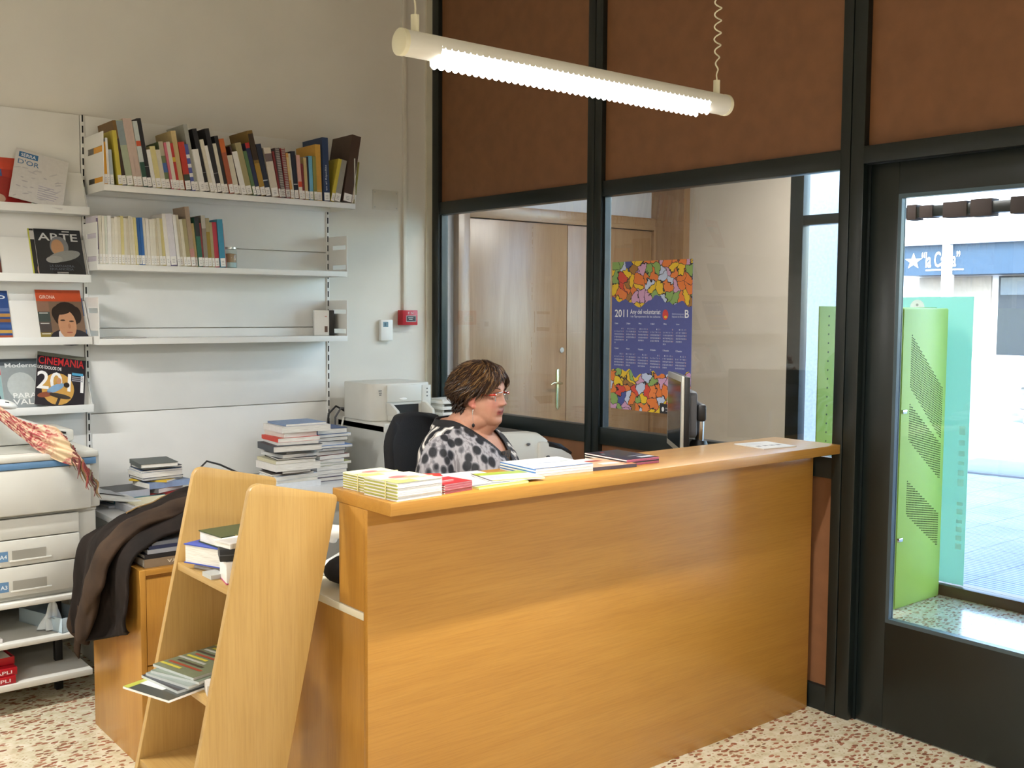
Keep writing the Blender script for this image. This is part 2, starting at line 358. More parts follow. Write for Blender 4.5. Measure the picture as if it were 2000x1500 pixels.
# ------------------------------------------------------------------ pendant tube lamps
TUBEW = mat('lamp_housing', 'e4e3dc', .35, mottle=.02)
def glow_mat():
    m, nt, b = _mat('lamp_glow'); b.inputs['Base Color'].default_value = (.9, .9, .9, 1); b.inputs['Emission Color'].default_value = (1, .97, .92, 1); b.inputs['Emission Strength'].default_value = 14
    return m
GLOW = glow_mat()
def make_lamp(label, xc, y, z, length=1.12, r=.029, power=1.):
    L = thing('pendant_tube_lamp', label, 'lamp', (xc, y, z), group='tube lamps hanging in the room')
    h = length/2
    # upper half shell over the full length, full tube near both ends
    def half(u, v):
        a = R(-12)+u*R(204); return (-h+.1+v*(length-.2), r*math.cos(a), r*math.sin(a))
    sh = MB().grid(half, 19, 2); 
    def halfi(u, v):
        a = R(192)-u*R(204); return (-h+.1+v*(length-.2), (r-.002)*math.cos(a), (r-.002)*math.sin(a))
    sh.grid(halfi, 19, 2)
    for s in (-1, 1):
        xa, xb = sorted((s*(h-.012), s*(h-.1))); sh.tube([(xa, 0, 0), (xb, 0, 0)], r, 28)
    sh.build('housing', TUBEW, L, smooth=50)
    for s in (-1, 1):
        MB().tube([(s*(h-.014), 0, 0), (s*(h-.003), 0, 0), (s*h, 0, 0)], [r+.0012, r+.0012, r-.003], 28).build('end_cap', CREAM, L, smooth=50)
    # ribbed louvre with scalloped edge
    n = 52; pts = []; rr = []
    for i in range(n*4+1):
        x = -h+.1+(length-.2)*i/(n*4); pts.append((x, 0, -.004)); rr.append(r*.93+.0022*abs(math.sin(math.pi*i/4)))
    lv = MB().tube(pts, rr, 20).build('louvre', GLOW, L, smooth=70)
    for s in (-1, 1):
        fv = []; ff = []; n2 = 46
        for i in range(n2*6+1):
            t = i/(n2*6); x = -h+.1+(length-.2)*t; d = .0035+.0065*abs(math.sin(math.pi*i/6))
            fv += [(x, s*.0225, -.014), (x, s*.0205, -r-.003-d), (x, s*.0195, -r-.003-d), (x, s*.0215, -.014)]
        for i in range(n2*6):
            for k in range(4): ff.append((i*4+k, i*4+(k+1) % 4, i*4+4+(k+1) % 4, i*4+4+k))
        MB().add(fv, ff).build('scalloped_edge', GLOW, L)
    for s in (-1, 1):
        x = s*(h-.045)
        MB().cyl((x, 0, r-.004), (x, 0, r+.036), .0095, 18).build('cable_holder', CREAM, L, smooth=50)
        p = []
        N_ = 320 if s < 0 else 840
        for i in range(0, N_+1):
            t = i/N_; a = t*2*math.pi*(9 if s < 0 else 42)
            rad = (.0095 if s > 0 else .012)*min(1, t*14)
            p.append((x+rad*math.cos(a), rad*math.sin(a), r+.036+t*(3.7-z-r-.04)))
        MB().tube(p, .0022, 6).build('coiled_cable', CREAM, L, smooth=70)
    li = bpy.data.lights.new('tube_light', 'AREA'); li.shape = 'RECTANGLE'; li.size = length-.2; li.size_y = .036; li.energy = LAMP_W*power; li.color = (1, .985, .955)
    lo = bpy.data.objects.new('tube_light', li); COL.objects.link(lo); lo.parent = L; lo.location = (0, 0, -r-.006)
    return L
make_lamp('white tube lamp hanging on coiled cables above the counter', -1.70, -3.15, 2.19, power=.8)
for xx, yy, lab in ((-4.6, -3.15, 'unseen white tube lamp added further left in the counter row'), (-1.695, -5.6, 'unseen white tube lamp added behind the visitor, near the door'), (-4.6, -5.6, 'unseen white tube lamp added behind the visitor, far left'), (-3.5, -1.3, 'white tube lamp by the shelf wall, left of the view')):  # counter-row and rear lamps are unseen, added as fill light
    make_lamp(lab, xx, yy, 2.19 if yy < -2 else 2.24, power=1.7 if yy < -5 else (1. if yy < -2 else 1.35))
# ------------------------------------------------------------------ wall shelving
SLOT = mat('slot_dark', '15171c', .7)
su = thing('wall_shelving', 'white metal wall shelving with three shelves and slotted uprights', 'shelving', (0, 0, 0))
for (z0, z1) in ((.72, 1.086), (1.09, 1.494), (1.498, 1.9), (1.904, 2.49)):
    box('back_panel', (-1.985, -.018, z0), (-.712, -.001, z1), WHITE, su, .0015)
for x in (-1.992, -.704):
    up = box('upright', (x-.009, -.024, .72), (x+.009, -.001, 2.49), WHITE, su, .001)
    b = MB(); z = .76
    while z < 2.47: b.box((x-.0035, -.0247, z), (x+.0035, -.0236, z+.032)); z += .05
    b.build('slot_row', SLOT, up)
def shelf(x0, x1, z, d, side_h, holes, lip=.028):
    sh = MB().box((x0, -d, z-.004), (x1, -.025, z)).box((x0, -d, z-lip), (x1, -d+.003, z-.004)).box((x0, -.028, z-lip), (x1, -.025, z-.004)).build('shelf', WHITE, su, bevel=.001)
    for x in (x0, x1):
        s = -1 if x == x0 else 1
        o = MB(); t = .0016
        ya, yb = -d+.002, -.025
        # side plate with two slots: outer frame strips leave real openings
        zs = [z-lip, z+.012, z+.036, z+side_h*.62, z+side_h*.74, z+side_h]
        for i, (za, zb) in enumerate(zip(zs, zs[1:])):
            if i in (1, 3) and holes:
                o.box((x-t, ya, za), (x+t, ya+.012, zb)); o.box((x-t, yb-.05, za), (x+t, yb, zb))
            else: o.box((x-t, ya, za), (x+t, yb, zb))
        o.build('side_plate', WHITE, sh)
    return sh
shelf(-1.985, -.69, 2.15, .295, .235, True)
shelf(-1.998, -.7, 1.795, .225, .19, True)
shelf(-1.998, -.7, 1.452, .225, .19, True)
# ---------------------------------------------------------------- books
BC = dict(orange='e6a52a', white='e9e7e2', paleblue='b7c2c8', yellow='cdbb45', browntext='7a5a2c', sagegreen='aab397', palepink='cdb6a8', whitegreen='c3cbc6', black='1f2024', paleyellow='d8cc8e', cream='d8d1bd', greenmix='6f8058', pink='cf6f7c', red='c4352f', tan='c9b27e', reddark='c13a2a', bluecheck='5560a8', grey='a3a49a', blacktext='2b2d31', rust='a5583a', darkbrown='3b2724', olivecream='a59a70', green='54734c', navyred='262d4b', gold='80642a', navy='22293a', creamwide='d3c9b8', darkred='7c2b2c', spiral='5c5154', spiralred='8a2c33', orangecream='cf9a52', pinkwhite='d3a69a', charcoal='2d2e3c', lightblue='6fb0d4', olive='8c8a45', amber='d5a64a', bluetitle='2c3f63', greystone='9a9890', darkbrowntall='4a372c', purplewhite='cfc9d4', ivory='e6e1d2', palegreen='d8dfd4', blue='2a66ad', maroonwhite='e2dcd6', purplebottom='dcd9e0', tanpink='a8937e', greendark='2f6a58', redbrown='8f3a38', taupe='8f877c', olivegold='9a8333', crimson='b83a4c', tealblue='3d8fb0', pinkthin='c98a84')
CN = dict(orange='orange', white='white', paleblue='pale blue', yellow='yellow', browntext='brown and yellow', sagegreen='sage green', palepink='pale pink', whitegreen='white and green', black='black', paleyellow='pale yellow', cream='cream', greenmix='mottled green', pink='pink', red='red', tan='tan', reddark='red and dark green', bluecheck='blue and white checked', grey='grey', blacktext='black', rust='rust brown', darkbrown='dark brown', olivecream='olive and cream', green='green', navyred='navy with red top', gold='gold brown', navy='navy', creamwide='cream', darkred='dark red', spiral='dark spiral-bound', spiralred='dark red spiral-bound', orangecream='orange and cream', pinkwhite='pink and white', charcoal='charcoal', lightblue='light blue', olive='olive', amber='amber', bluetitle='blue', greystone='stone grey', darkbrowntall='dark brown', purplewhite='white and purple', ivory='ivory', palegreen='pale green', blue='blue', maroonwhite='white with maroon cover', purplebottom='white with purple foot', tanpink='tan and pink', greendark='green and black', redbrown='red brown', taupe='taupe', olivegold='olive gold', crimson='crimson', tealblue='teal blue', pinkthin='thin pink')
ORD = ['first','second','third','fourth','fifth','sixth','seventh','eighth','ninth','tenth','eleventh','twelfth','thirteenth','fourteenth','fifteenth','sixteenth','seventeenth','eighteenth','nineteenth','twentieth']
TENS = {2: 'twenty', 3: 'thirty', 4: 'forty', 5: 'fifty'}
def ordinal(n):
    if n <= 20: return ORD[n-1]
    t, u = divmod(n, 10)
    return (TENS[t][:-1]+'ieth') if u == 0 else TENS[t]+'-'+ORD[u-1]
def book_parts(root, t, d, h, col, page=None, label_h=0, spine=None, hard=.0018, bands=(), spiral=False, title=None):
    """upright book: thickness along +x from 0, spine facing -y at y=0, height along +z"""
    c = MB(); k = min(hard, t*.22)
    c.box((0, 0, 0), (t, k, h), spine or col)
    c.box((0, k, 0), (k, d, h), col); c.box((t-k, k, 0), (t, d, h), col)
    for (z0, z1, bc) in bands: c.box((-.0002, -.0003, z0*h), (t+.0002, .0005, z1*h), bc)
    c.build('cover', PRINT, root)
    e = .003 if hard > .0015 else .0005
    MB().box((k, k, e), (t-k, d-e, h-e)).build('page_block', PAGES, root)
    if label_h:
        l = MB().box((t*.06, -.0007, .004), (t*.94, -.0001, label_h), 'f2f0ec')
        for q in range(3): l.box((t*.3, -.0009, label_h*(.3+.17*q)), (t*.7, -.0006, label_h*(.34+.17*q)), '8a8890')
        l.build('spine_label', PRINT, root)
    if spiral:
        s = MB()
        n = int(h/.0085)
        for q in range(n): s.box((t*.15, -.0035, .006+q*.0085), (t*.85, .001, .006+q*.0085+.004), 'b9b2aa')
        s.build('spiral_binding', GLOSSY, root)
    if title:
        w, tz, tc, hh = title[1:]
        MB().text(title[0], t*.5+hh*.5, tz, hh, tc, w, y=-.0007, vert=True).build('title', PRINT, root)
S1 = [(-1.9809,0.0153,0.189,0.4,'orange'),(-1.9657,0.0102,0.207,0.2,'white'),(-1.9520,0.0171,0.157,1.0,'paleblue'),(-1.9195,0.0190,0.244,8.6,'yellow'),(-1.9005,0.0226,0.291,9.3,'browntext'),(-1.8779,0.0315,0.294,9.4,'sagegreen'),(-1.8465,0.0158,0.305,9.6,'palepink'),(-1.8306,0.0265,0.307,9.1,'palepink'),(-1.8041,0.0214,0.298,9.8,'whitegreen'),(-1.7828,0.0215,0.313,8.4,'black'),(-1.7613,0.0180,0.174,8.4,'white'),(-1.7433,0.0253,0.191,9.6,'paleyellow'),(-1.7180,0.0237,0.178,10.7,'cream'),(-1.6943,0.0220,0.218,9.6,'greenmix'),(-1.6724,0.0110,0.215,9.3,'pink'),(-1.6613,0.0184,0.220,8.9,'cream'),(-1.6429,0.0148,0.216,8.4,'red'),(-1.6281,0.0242,0.275,10.3,'tan'),(-1.6020,0.0300,0.226,8.1,'reddark'),(-1.5720,0.0170,0.218,8.5,'bluecheck'),(-1.5550,0.0209,0.313,9.7,'grey'),(-1.5342,0.0305,0.198,10.5,'white'),(-1.5036,0.0230,0.299,13.8,'black'),(-1.4806,0.0193,0.250,12.0,'cream'),(-1.4613,0.0155,0.223,15.2,'white'),(-1.4458,0.0234,0.305,9.4,'black'),(-1.4224,0.0184,0.237,13.3,'cream'),(-1.4041,0.0197,0.276,10.6,'blacktext'),(-1.3844,0.0257,0.263,8.9,'rust'),(-1.3587,0.0299,0.187,14.3,'cream'),(-1.3288,0.0080,0.236,11.7,'darkbrown'),(-1.3208,0.0281,0.209,14.2,'white'),(-1.2926,0.0324,0.254,14.9,'olivecream'),(-1.2602,0.0183,0.218,13.3,'green'),(-1.2419,0.0225,0.259,15.9,'navyred'),(-1.2194,0.0289,0.321,13.3,'gold'),(-1.1905,0.0291,0.259,12.9,'navy'),(-1.1594,0.0398,0.243,10.3,'creamwide'),(-1.1196,0.0105,0.230,8.1,'darkred'),(-1.1091,0.0275,0.247,9.5,'spiral'),(-1.0816,0.0255,0.249,8.5,'spiralred'),(-1.0560,0.0128,0.228,5.9,'orangecream'),(-1.0432,0.0107,0.227,5.1,'cream'),(-1.0325,0.0237,0.239,7.5,'navy'),(-1.0088,0.0195,0.222,4.8,'pinkwhite'),(-0.9893,0.0152,0.181,3.3,'darkred'),(-0.9741,0.0175,0.213,3.4,'tan'),(-0.9566,0.0096,0.219,2.9,'charcoal'),(-0.9470,0.0211,0.224,2.2,'lightblue'),(-0.9259,0.0185,0.224,0.8,'olive'),(-0.9061,0.0311,0.287,1.8,'amber'),(-0.8705,0.0358,0.325,3.4,'bluetitle'),(-0.8325,0.0203,0.228,-13.9,'yellow'),(-0.8099,0.0363,0.223,-14.5,'greystone'),(-0.7644,0.0552,0.355,-9.0,'darkbrowntall'),(-0.7083,0.0130,0.231,-6.7,'cream'),(-0.6944,0.0084,0.219,-4.8,'olive')]
S2 = [(-1.9942,0.0082,0.218,0.8,'purplewhite'),(-1.9859,0.0156,0.219,1.0,'ivory'),(-1.9703,0.0115,0.219,1.5,'ivory'),(-1.9588,0.0116,0.219,0.9,'palegreen'),(-1.9472,0.0162,0.221,-0.3,'white'),(-1.9310,0.0154,0.210,-0.3,'ivory'),(-1.9156,0.0150,0.218,-0.0,'ivory'),(-1.9006,0.0150,0.218,0.2,'cream'),(-1.8856,0.0141,0.223,1.2,'paleyellow'),(-1.8715,0.0142,0.214,1.6,'ivory'),(-1.8573,0.0142,0.214,2.0,'cream'),(-1.8430,0.0124,0.225,2.8,'cream'),(-1.8307,0.0129,0.223,3.0,'ivory'),(-1.8178,0.0120,0.219,3.6,'paleyellow'),(-1.8058,0.0168,0.220,4.2,'blue'),(-1.7889,0.0145,0.221,3.7,'blue'),(-1.7744,0.0131,0.221,3.1,'ivory'),(-1.7613,0.0146,0.220,2.4,'white'),(-1.7467,0.0127,0.216,2.8,'ivory'),(-1.7341,0.0137,0.219,2.4,'ivory'),(-1.7203,0.0128,0.220,2.4,'cream'),(-1.7076,0.0138,0.223,2.5,'cream'),(-1.6938,0.0188,0.222,5.3,'paleyellow'),(-1.6749,0.0199,0.245,5.5,'maroonwhite'),(-1.6550,0.0321,0.246,5.8,'purplebottom'),(-1.6215,0.0151,0.244,5.5,'white'),(-1.6064,0.0177,0.245,5.8,'cream'),(-1.5886,0.0142,0.225,6.0,'cream'),(-1.5744,0.0214,0.227,6.7,'olivecream'),(-1.5520,0.0226,0.287,6.7,'tanpink'),(-1.5294,0.0134,0.209,6.7,'tan'),(-1.5160,0.0223,0.237,5.8,'greendark'),(-1.4937,0.0088,0.213,3.1,'redbrown'),(-1.4849,0.0209,0.249,5.1,'taupe'),(-1.4640,0.0199,0.238,4.1,'olivegold'),(-1.4441,0.0147,0.219,2.2,'olivecream'),(-1.4294,0.0233,0.220,3.3,'crimson'),(-1.4050,0.0287,0.235,6.1,'tealblue'),(-1.3763,0.0043,0.217,5.1,'pinkthin')]
BAND = dict(orange=[(.27, .98, 'e8a623')], browntext=[(.05, .72, '3d2a1e'), (.0, .05, '26304a')], sagegreen=[(.62, .99, '8e9a9c')], whitegreen=[(.0, .38, '27503f'), (.62, .7, 'd2572e')], reddark=[(0, .33, '3c4838')], bluecheck=[(.1, .18, 'e8e6e6'), (.3, .38, 'e8e6e6'), (.5, .58, 'e8e6e6'), (.7, .78, 'e8e6e6')], greenmix=[(.35, .55, '4a6fae'), (.7, 1, 'b9b29a')], navyred=[(.9, 1, 'b8302c')], red=[(.6, .7, 'd8b23a')], pinkwhite=[(.28, .4, 'd8502e'), (.0, .28, 'e4dcd0')], orangecream=[(.4, .9, 'd8bd86')], navy=[(.3, .32, 'b0b4ba')], gold=[(.55, .95, '3a2b1c'), (.1, .5, 'a88432')], creamwide=[(.72, .88, '6f5f5c')], purplebottom=[(0, .1, '6a5f86')], maroonwhite=[], blue=[(.1, .2, 'cfdcec')], greendark=[(.62, 1, '23272b')], olivegold=[(.72, 1, 'a39a78')], tanpink=[(.05, .3, 'c08a80')], purplewhite=[(.3, .95, '6a5a78')], rust=[(.75, 1, 'c8692e')], amber=[(0, .2, 'd9b468')], taupe=[(.75, 1, 'b9b4a8')], black=[(.3, .31, '8a8a8a')])
def smooth_lean(rows, w):
    out = []
    for i in range(len(rows)):
        a = [rows[j][3] for j in range(max(0, i-w), min(len(rows), i+w+1)) if (rows[j][3] < -3) == (rows[i][3] < -3)]
        out.append(sum(a)/len(a))
    return out
def shelve(rows, y, z, dep, shelf_name, grp):
    le = smooth_lean(rows, 2); n = len(rows); prev = None
    for i, (x, w, h, _, c) in enumerate(rows):
        a = le[i]; t = max(.004, w*math.cos(R(a))*.97)
        fat = 'thick ' if t > .028 else ('slim ' if t < .013 else '')
        tall = 'tall ' if h > .272 else ''
        k = i+1
        where = f'{ordinal(k)} from the left' if k <= n//2 else (f'{ordinal(n-i)} from the right' if i < n-1 else 'last at the right')
        nm = CN[c]; nm = nm.replace('thin ', '')
        lab = f'{tall}{fat}{nm} book on the {shelf_name} shelf, {where}'.strip()
        zz = z
        o = thing('book', lab, 'book', (x if a >= 0 else x+w, y+random.uniform(-.006, .006)*(1 if dep < .2 else 1), zz), 0, grp, rot=(0, R(-a), 0))
        off = 0 if a >= 0 else -t
        d = min(dep, h*.72)
        r = o
        book_parts(r, t, d, h, BC[c], label_h=.045 if t > .005 else 0, bands=BAND.get(c, ()), spiral='spiral' in c, hard=.0022 if c in ('black', 'navy', 'bluetitle', 'darkbrowntall', 'gold', 'rust', 'tanpink', 'taupe') else .0008,
                   title=('en al Ripollès', .13, .055, 'cfd6e2', .013) if c == 'bluetitle' else None, spine='e6e2dc' if c == 'maroonwhite' else None)
        if off:
            for ch in o.children: ch.location.x = off
shelve(S1, -.283, 2.1505, .21, 'top', 'books on the top shelf')
shelve(S2, -.212, 1.7955, .15, 'second', 'books on the second shelf')
# jar
j = thing('glass_jar', 'small glass jar half full beside the books on the second shelf', 'jar', (-1.337, -.17, 1.7955))
MB().lathe([(.004, .0), (.033, .001), (.035, .006), (.035, .085), (.031, .094), (.031, .1)], seg=28).build('jar_body', JARG, j, smooth=40)
MB().lathe([(.002, .004), (.031, .004), (.031, .028), (.002, .028)], seg=24).build('pale_filling', mat('jar_fill_blue', 'b9cdd0', .7), j, smooth=40)
MB().lathe([(.002, .029), (.031, .029), (.031, .07), (.002, .073)], seg=24).build('brown_filling', mat('jar_fill', 'a8896c', .8), j, smooth=40)
MB().lathe([(.034, .094), (.034, .104), (.002, .105)], seg=28).build('lid', mat('jar_lid', 'c5ccc8', .3, .6), j, smooth=40)
# box on third shelf
k = thing('small_device', 'small white device with a black side on the third shelf', 'device', (-.792, -.12, 1.4525), R(-24))
MB().box((-.045, 0, 0), (.035, .1, .135)).build('case', WHITE, k, bevel=.003)
MB().box((.036, .0, .0), (.062, .1, .135)).build('back', BLACK, k, bevel=.002)
MB().box((.01, -.0008, .018), (.026, .0, .05), '6a5248').build('display', PRINT, k)
MB().box((.012, -.0012, .1), (.016, 0, .104), 'c05040').box((.018, -.0012, .1), (.022, 0, .104), 'c05040').build('indicator', PRINT, k)
pp = thing('paper_sheet', 'few thin sheets lying at the left of the third shelf', 'paper', (-1.88, -.13, 1.4525))
MB().box((-.1, -.08, 0), (.16, .09, .0025), 'dfdcd6').build('lower_sheet', PRINT, pp)
MB().box((-.1, -.09, .003), (.1, .07, .005), 'c8c5c0').build('upper_sheet', PRINT, pp)
# ---------------------------------------------------------------- sloped magazine rack
mr = thing('magazine_rack', 'white wall rack of sloped magazine shelves at the left edge', 'magazine rack')
X0, X1 = -3.26, -2.004
for (z0, z1) in ((.72, 1.494), (1.498, 2.49)): box('back_panel', (X0, -.018, z0), (X1, -.001, z1), WHITE, mr, .0015)
RK = []
for z in (2.02, 1.71, 1.425, 1.11):
    # lip front, sloped plate going up and back
    sh = MB().box((X0, -.145, z), (X1, -.142, z+.036)).box((X0, -.142, z), (X1, -.025, z+.003)).build('rack_shelf', WHITE, mr, bevel=.0008)
    MB().add([(X0, -.113, z+.004), (X1, -.113, z+.004), (X1, -.03, z+.2), (X0, -.03, z+.2), (X0, -.11, z+.0025), (X1, -.11, z+.0025), (X1, -.027, z+.1985), (X0, -.027, z+.1985)], [(0,1,2,3),(7,6,5,4),(0,4,5,1),(1,5,6,2),(2,6,7,3),(3,7,4,0)]).build('sloped_plate', WHITE, sh)
    MB().prism([(-.145, z), (-.025, z), (-.025, z+.2), (-.033, z+.2), (-.12, z+.036), (-.145, z+.036)], X1-.002, X1, 'yz').build('side_plate', WHITE, sh)
    RK.append(z)
def magazine(label, x, z, w, h, draw, roll=0, lean=23.0, t=.004, y=-.1185, name='magazine', group='magazines on the sloped rack', off=0):
    """cover faces -y; leans back on the rack; roll turns it in its own plane"""
    m = thing(name, label, 'magazine', (x, y-off*math.cos(R(lean)), z+.0055+off*math.sin(R(lean))+max(0, w*math.sin(R(roll)))), group=group)
    m.rotation_euler = (Matrix.Rotation(R(-lean), 3, 'X') @ Matrix.Rotation(R(roll), 3, 'Y')).to_euler()
    MB().box((0, 0, 0), (w, t, h), 'e9e7e2').build('pages', PRINT, m)
    p = MB(); draw(p, w, h); p.build('cover', GLOSSY, m)
    return m
def c_red_girona(p, w, h):
    p.rect(0, 0, w, h, 'b9352a'); p.rect(0, h*.76, w, h, 'd0452c', -.0006); p.text('GIRONA', w*.08, h*.82, h*.075, 'f0e2da', w*.42)
    p.rect(w*.08, h*.55, w*.3, h*.76, 'c9c6c2', -.0006); p.rect(w*.32, h*.5, w*.56, h*.76, '3f5f9c', -.0006); p.oval(w*.5, h*.35, w*.42, h*.28, 'a52a26', -.0007); p.oval(w*.45, h*.2, w*.12, h*.09, 'd9b7a0', -.0009)
def c_serra(p, w, h):
    p.rect(0, 0, w, h, 'd9d7d6'); p.rect(w*.06, h*.84, w*.42, h*.95, '3672a8', -.0006); p.text('SERRA', w*.1, h*.86, h*.065, 'f2f4f6', w*.28); p.text("D'OR", w*.06, h*.7, h*.1, '5a7fa8', w*.4)
    for i in range(26): p.oval(random.uniform(.05, .9)*w, random.uniform(.05, .65)*h, w*random.uniform(.03, .1), h*.012, random.choice(['c4c2c6', 'cbc9cb', 'b9b7bd']), -.0005, 10, random.uniform(-.3, .8))
    for i, l in enumerate((.5, .62, .56, .66, .6, .55)): p.rect(w*.5, h*(.35-.045*i), w*(.5+l*.6), h*(.362-.045*i), 'a9a6bd', -.0007)
def c_arte(p, w, h):
    p.rect(0, 0, w, h, '26282c'); p.text('ARTE', w*.07, h*.77, h*.15, 'd3d5d4', w*.85); p.rect(w*.6, h*.95, w*.76, h*.97, 'd3d5d4', -.0008)
    p.oval(w*.5, h*.66, w*.2, h*.2, '7d7f82', -.001); p.oval(w*.46, h*.64, w*.135, h*.16, 'b98d68', -.0012)
    p.oval(w*.58, h*.47, w*.36, h*.1, '8d8f8c', -.0014, rot=.25); p.oval(w*.36, h*.4, w*.18, h*.07, '9c9c98', -.0015, rot=.1)
    p.oval(w*.62, h*.2, w*.33, h*.24, '1b1c20', -.0011)
    p.text('LA ESCUADRA', w*.24, h*.25, h*.045, '5f6672', w*.52, -.0018); p.text('HOLANDESA', w*.24, h*.19, h*.045, '5f6672', w*.5, -.0018)
    for i in range(3): p.rect(w*.38, h*(.14-.03*i), w*.62, h*(.155-.03*i), 'b9b9b4', -.0018)
def c_behind(p, w, h):
    p.rect(0, 0, w, h, '2a2a2c'); p.rect(0, h*.78, w*.25, h*.95, 'cfcac6', -.0006); p.text('I', w*.12, h*.81, h*.1, 'a83030', w*.06); p.rect(0, 0, w*.03, h, 'c8c84a', -.0007); p.oval(w*.2, h*.2, w*.1, h*.14, 'c79a84', -.0008)
def c_dark(p, w, h): p.rect(0, 0, w, h, '2c3048'); p.rect(0, h*.1, w, h*.35, '6a3a34', -.0006); p.oval(w*.5, h*.6, w*.3, h*.2, '46506e', -.0007)
def c_portrait(p, w, h):
    p.rect(0, 0, w, h, '7a6250'); p.rect(0, h*.78, w, h, 'c2502a', -.0006); p.text('GIRONA', w*.08, h*.83, h*.065, 'e9d3c4', w*.34)
    for i, c in enumerate(('8d6a58', '3d4a48', '4a4444', '8a7a3c')): p.rect(0, h*(.585-.195*i), w*.26, h*(.775-.195*i), c, -.0006)
    for i in range(3): p.rect(w*.03, h*(.55-.195*i), w*.22, h*(.565-.195*i), 'd8d6d2', -.0008)
    p.oval(w*.63, h*.1, w*.42, h*.16, '20202c', -.0008); p.poly([(w*.38, 0), (w*.6, 0), (w*.46, h*.25), (w*.4, h*.2)], 'd6d4d8', -.001)
    p.oval(w*.62, h*.52, w*.3, h*.25, '241a18', -.001); p.oval(w*.42, h*.55, w*.12, h*.14, '241a18', -.0011); p.oval(w*.85, h*.52, w*.1, h*.16, '241a18', -.0011)
    p.oval(w*.61, h*.34, w*.2, h*.27, 'c08f6e', -.0013); p.oval(w*.52, h*.42, w*.055, h*.014, '33241f', -.0015); p.oval(w*.71, h*.4, w*.055, h*.014, '33241f', -.0015)
    p.oval(w*.65, h*.31, w*.03, h*.05, 'b07c5c', -.0015); p.oval(w*.64, h*.19, w*.07, h*.012, '9a4f44', -.0015); p.oval(w*.55, h*.58, w*.17, h*.05, '2a1e1a', -.0016, rot=.2)
def c_city(p, w, h):
    p.rect(0, 0, w, h, '2a4a86'); p.text('Mundo', w*.1, h*.83, h*.1, 'e4e8f0', w*.85)
    for i, c in enumerate(('5a6ea0', 'b98a4a', '8a5a34', '3a5a98', 'c29a4c', 'a8502e')): p.rect(0, h*(.6-.1*i), w, h*(.66-.1*i), c, -.0006)
    p.rect(w*.8, h*.02, w*.92, h*.1, 'e6e6e4', -.0008)
def c_blue(p, w, h): p.rect(0, 0, w, h, '2f6cb0'); p.rect(w*.8, h*.3, w, h*.6, 'cdd6de', -.0006)
def c_cine(p, w, h):
    p.rect(0, 0, w, h, '1f1c26'); p.rect(0, h*.93, w, h, '6a6a5c', -.0005); p.oval(w*.45, h*.33, w*.33, h*.3, 'c89a4e', -.0006)
    p.text('CINEMANIA', w*.03, h*.77, h*.15, 'c22a2e', w*.93, -.0016); p.text('LOS ÍDOLOS DE', w*.02, h*.68, h*.075, 'ece9e6', w*.48, -.0016)
    p.text('2011', w*.02, h*.3, h*.34, 'efeeec', w*.95, -.0014)
    p.oval(w*.4, h*.34, w*.2, h*.06, '7fa3c2', -.0018, rot=.6); p.oval(w*.2, h*.2, w*.16, h*.05, '8a4a34', -.0018, rot=.3); p.oval(w*.5, h*.2, w*.22, h*.045, '3a3530', -.002, rot=-.1); p.oval(w*.62, h*.42, w*.06, h*.05, '2a2420', -.002); p.oval(w*.46, h*.48, w*.05, h*.06, 'c8936e', -.002); p.poly([(w*.4, 0), (w*.46, 0), (w*.52, h*.18), (w*.47, h*.2)], '2e2a2c', -.002)
    p.rect(w*.72, h*.62, w*.95, h*.67, '4fa0c8', -.0018)
    for i in range(3): p.rect(w*.72, h*(.58-.035*i), w*.95, h*(.6-.035*i), '9a9aa4', -.0018)
def c_moderno(p, w, h):
    p.rect(0, 0, w, h, '8f9799'); p.rect(0, h*.88, w, h, '4a5258', -.0005); p.text('Moderno', w*.1, h*.84, h*.08, 'd6dada', w*.7); p.oval(w*.4, h*.5, w*.3, h*.25, 'b4bbba', -.0006)
    p.text('PARA', w*.2, h*.28, h*.09, 'e8eae8', w*.5); p.text('VALE', w*.18, h*.16, h*.1, 'e8eae8', w*.55)
def c_teal(p, w, h):
    p.rect(0, 0, w, h, '8fb0b4'); p.rect(w*.5, h*.72, w*.8, h*.86, 'b8404a', -.0006); p.oval(w*.45, h*.5, w*.16, h*.16, '1f2226', -.0007); p.oval(w*.45, h*.2, w*.2, h*.25, '2a3440', -.0007); p.rect(w*.3, h*.88, w*.6, h*.94, '3a4040', -.0006)
magazine('magazine with red cover behind the pale one, top rack row', -2.49, RK[0]+.0, .245, .262, c_red_girona)
magazine('pale grey magazine with blue title, tilted on the top rack row', -2.345, RK[0], .225, .255, c_serra, roll=14, off=.01)
magazine('dark magazine half hidden behind the one titled ARTE', -2.245, RK[1], .2, .262, c_behind)
magazine('dark magazine titled ARTE with a ruff-collared figure', -2.222, RK[1], .205, .255, c_arte, off=.009)
magazine('dark blue magazine cut by the left edge, second rack row', -2.575, RK[1], .2, .25, c_dark)
magazine('blue magazine with a lit city skyline, third rack row', -2.56, RK[2], .222, .262, c_city)
magazine('thin blue booklet sticking out behind the orange-topped portrait magazine', -2.215, RK[2], .2, .225, c_blue)
magazine('portrait magazine with an orange title strip, third rack row', -2.222, RK[2], .2, .262, c_portrait, off=.009)
magazine('teal magazine with a dark-haired figure, bottom rack row', -2.52, RK[3], .195, .255, c_teal, roll=4)
magazine('grey magazine left of the film magazine, bottom rack row', -2.38, RK[3], .2, .262, c_moderno, off=.008)
magazine('film magazine with big white numerals 2011, bottom rack row', -2.262, RK[3], .215, .26, c_cine, roll=10, off=.013)
